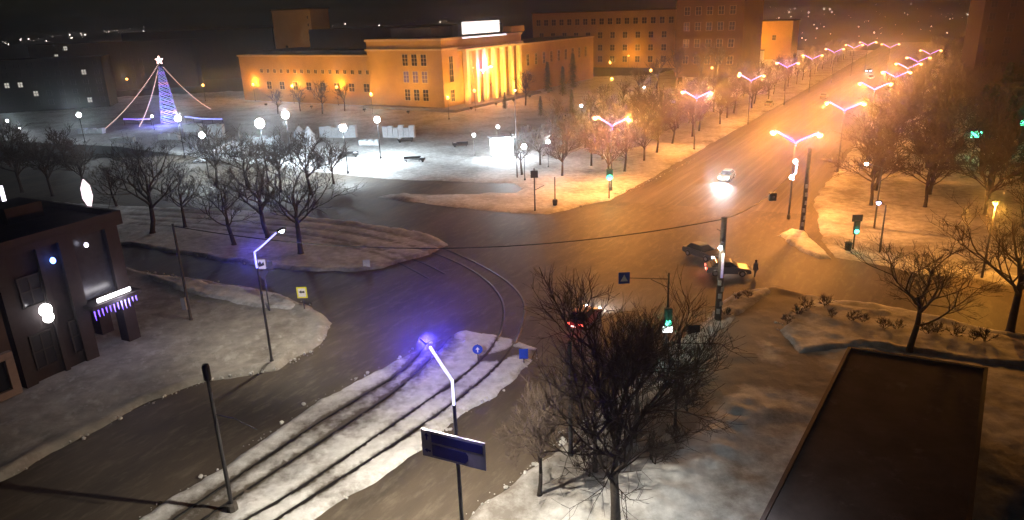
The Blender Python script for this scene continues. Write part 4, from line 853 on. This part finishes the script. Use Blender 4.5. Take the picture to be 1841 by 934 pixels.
car(G(1562, 130), ANG+math.pi, 'farther of the two distant cars in mid boulevard', P_dk, True, False, 300); car(G(1566, 142), ANG, 'nearer of the two distant cars in mid boulevard', P_si, False, True)
car(G(1383, 190), ANG, 'snow-dusted car parked at the left kerb of the boulevard', P_si, False, False)
# ------------------------------------------------------------------ pedestrian
def person(loc, rz, label):
    t = thing('person', label, 'person', loc, rz)
    V = [(0, 0, .93), (0, 0, 1.15), (0, 0, 1.40), (0, .01, 1.50), (0, .02, 1.60), (0, .02, 1.73), (-.10, 0, .88), (-.11, .10, .48), (-.11, .02, .08), (-.11, .16, .03), (.10, 0, .88), (.11, -.04, .48), (.11, -.20, .10), (.11, -.06, .03), (-.19, 0, 1.40), (-.25, -.04, 1.12), (-.24, .08, .87), (-.24, .11, .80), (.19, 0, 1.40), (.25, .02, 1.12), (.24, .10, .88), (.24, .13, .81)]
    E_ = [(0, 1), (1, 2), (2, 3), (3, 4), (4, 5), (0, 6), (6, 7), (7, 8), (8, 9), (0, 10), (10, 11), (11, 12), (12, 13), (2, 14), (14, 15), (15, 16), (16, 17), (2, 18), (18, 19), (19, 20), (20, 21)]
    rr = [.17, .16, .17, .06, .10, .085, .11, .085, .06, .045, .11, .085, .06, .045, .085, .07, .055, .045, .085, .07, .055, .045]
    me = bpy.data.meshes.new('body'); me.from_pydata(V, E_, []); o = bpy.data.objects.new('body', me); C.objects.link(o); o.parent = t
    o.modifiers.new('s', 'SKIN'); 
    for i, r in enumerate(rr): me.skin_vertices[0].data[i].radius = (r, r)
    me.skin_vertices[0].data[0].use_root = True; sb = o.modifiers.new('d', 'SUBSURF'); sb.levels = 2; sb.render_levels = 2
    me.materials.append(mat('dark_clothes', (.05, .045, .05), .9, .3, 5))
    MB().lathe([(.27, .72), (.25, .95), (.22, 1.15), (.25, 1.38), (.12, 1.5)], 14).build('coat', mat('brown_coat', (.10, .075, .06), .9, .2, 5), t, True); MB().ball((0, .015, 1.72), .125, 12, .9).build('hat', M_black, t, True)
    MB().ball((0, .1, 1.64), .085, 10, 1.1).build('face', mat('skin', (.45, .27, .2), .6, .1, 5), t, True)
    return t
person(G(1357, 497), -1.2, 'pedestrian in a dark coat and hat walking near the postered pole')
# ------------------------------------------------------------------ air
hz = MB().box(-7000, 7000, -7000, 7000, -1.2, 75).build('haze', mat('unused', (1, 1, 1)))
hm_ = bpy.data.materials.new('night_haze'); hm_.use_nodes = True; t_ = hm_.node_tree; t_.nodes.remove(t_.nodes['Principled BSDF']); v_ = t_.nodes.new('ShaderNodeVolumePrincipled')
v_.inputs['Color'].default_value = (.9, .92, .95, 1); v_.inputs['Density'].default_value = HAZE; v_.inputs['Anisotropy'].default_value = .95
t_.links.new(v_.outputs[0], t_.nodes['Material Output'].inputs['Volume']); hz.data.materials.clear(); hz.data.materials.append(hm_); struct(hz, 'stuff')
for o in bpy.data.objects:
    if o.type == 'EMPTY' and not o.get('label'): print('NO LABEL', o.name)
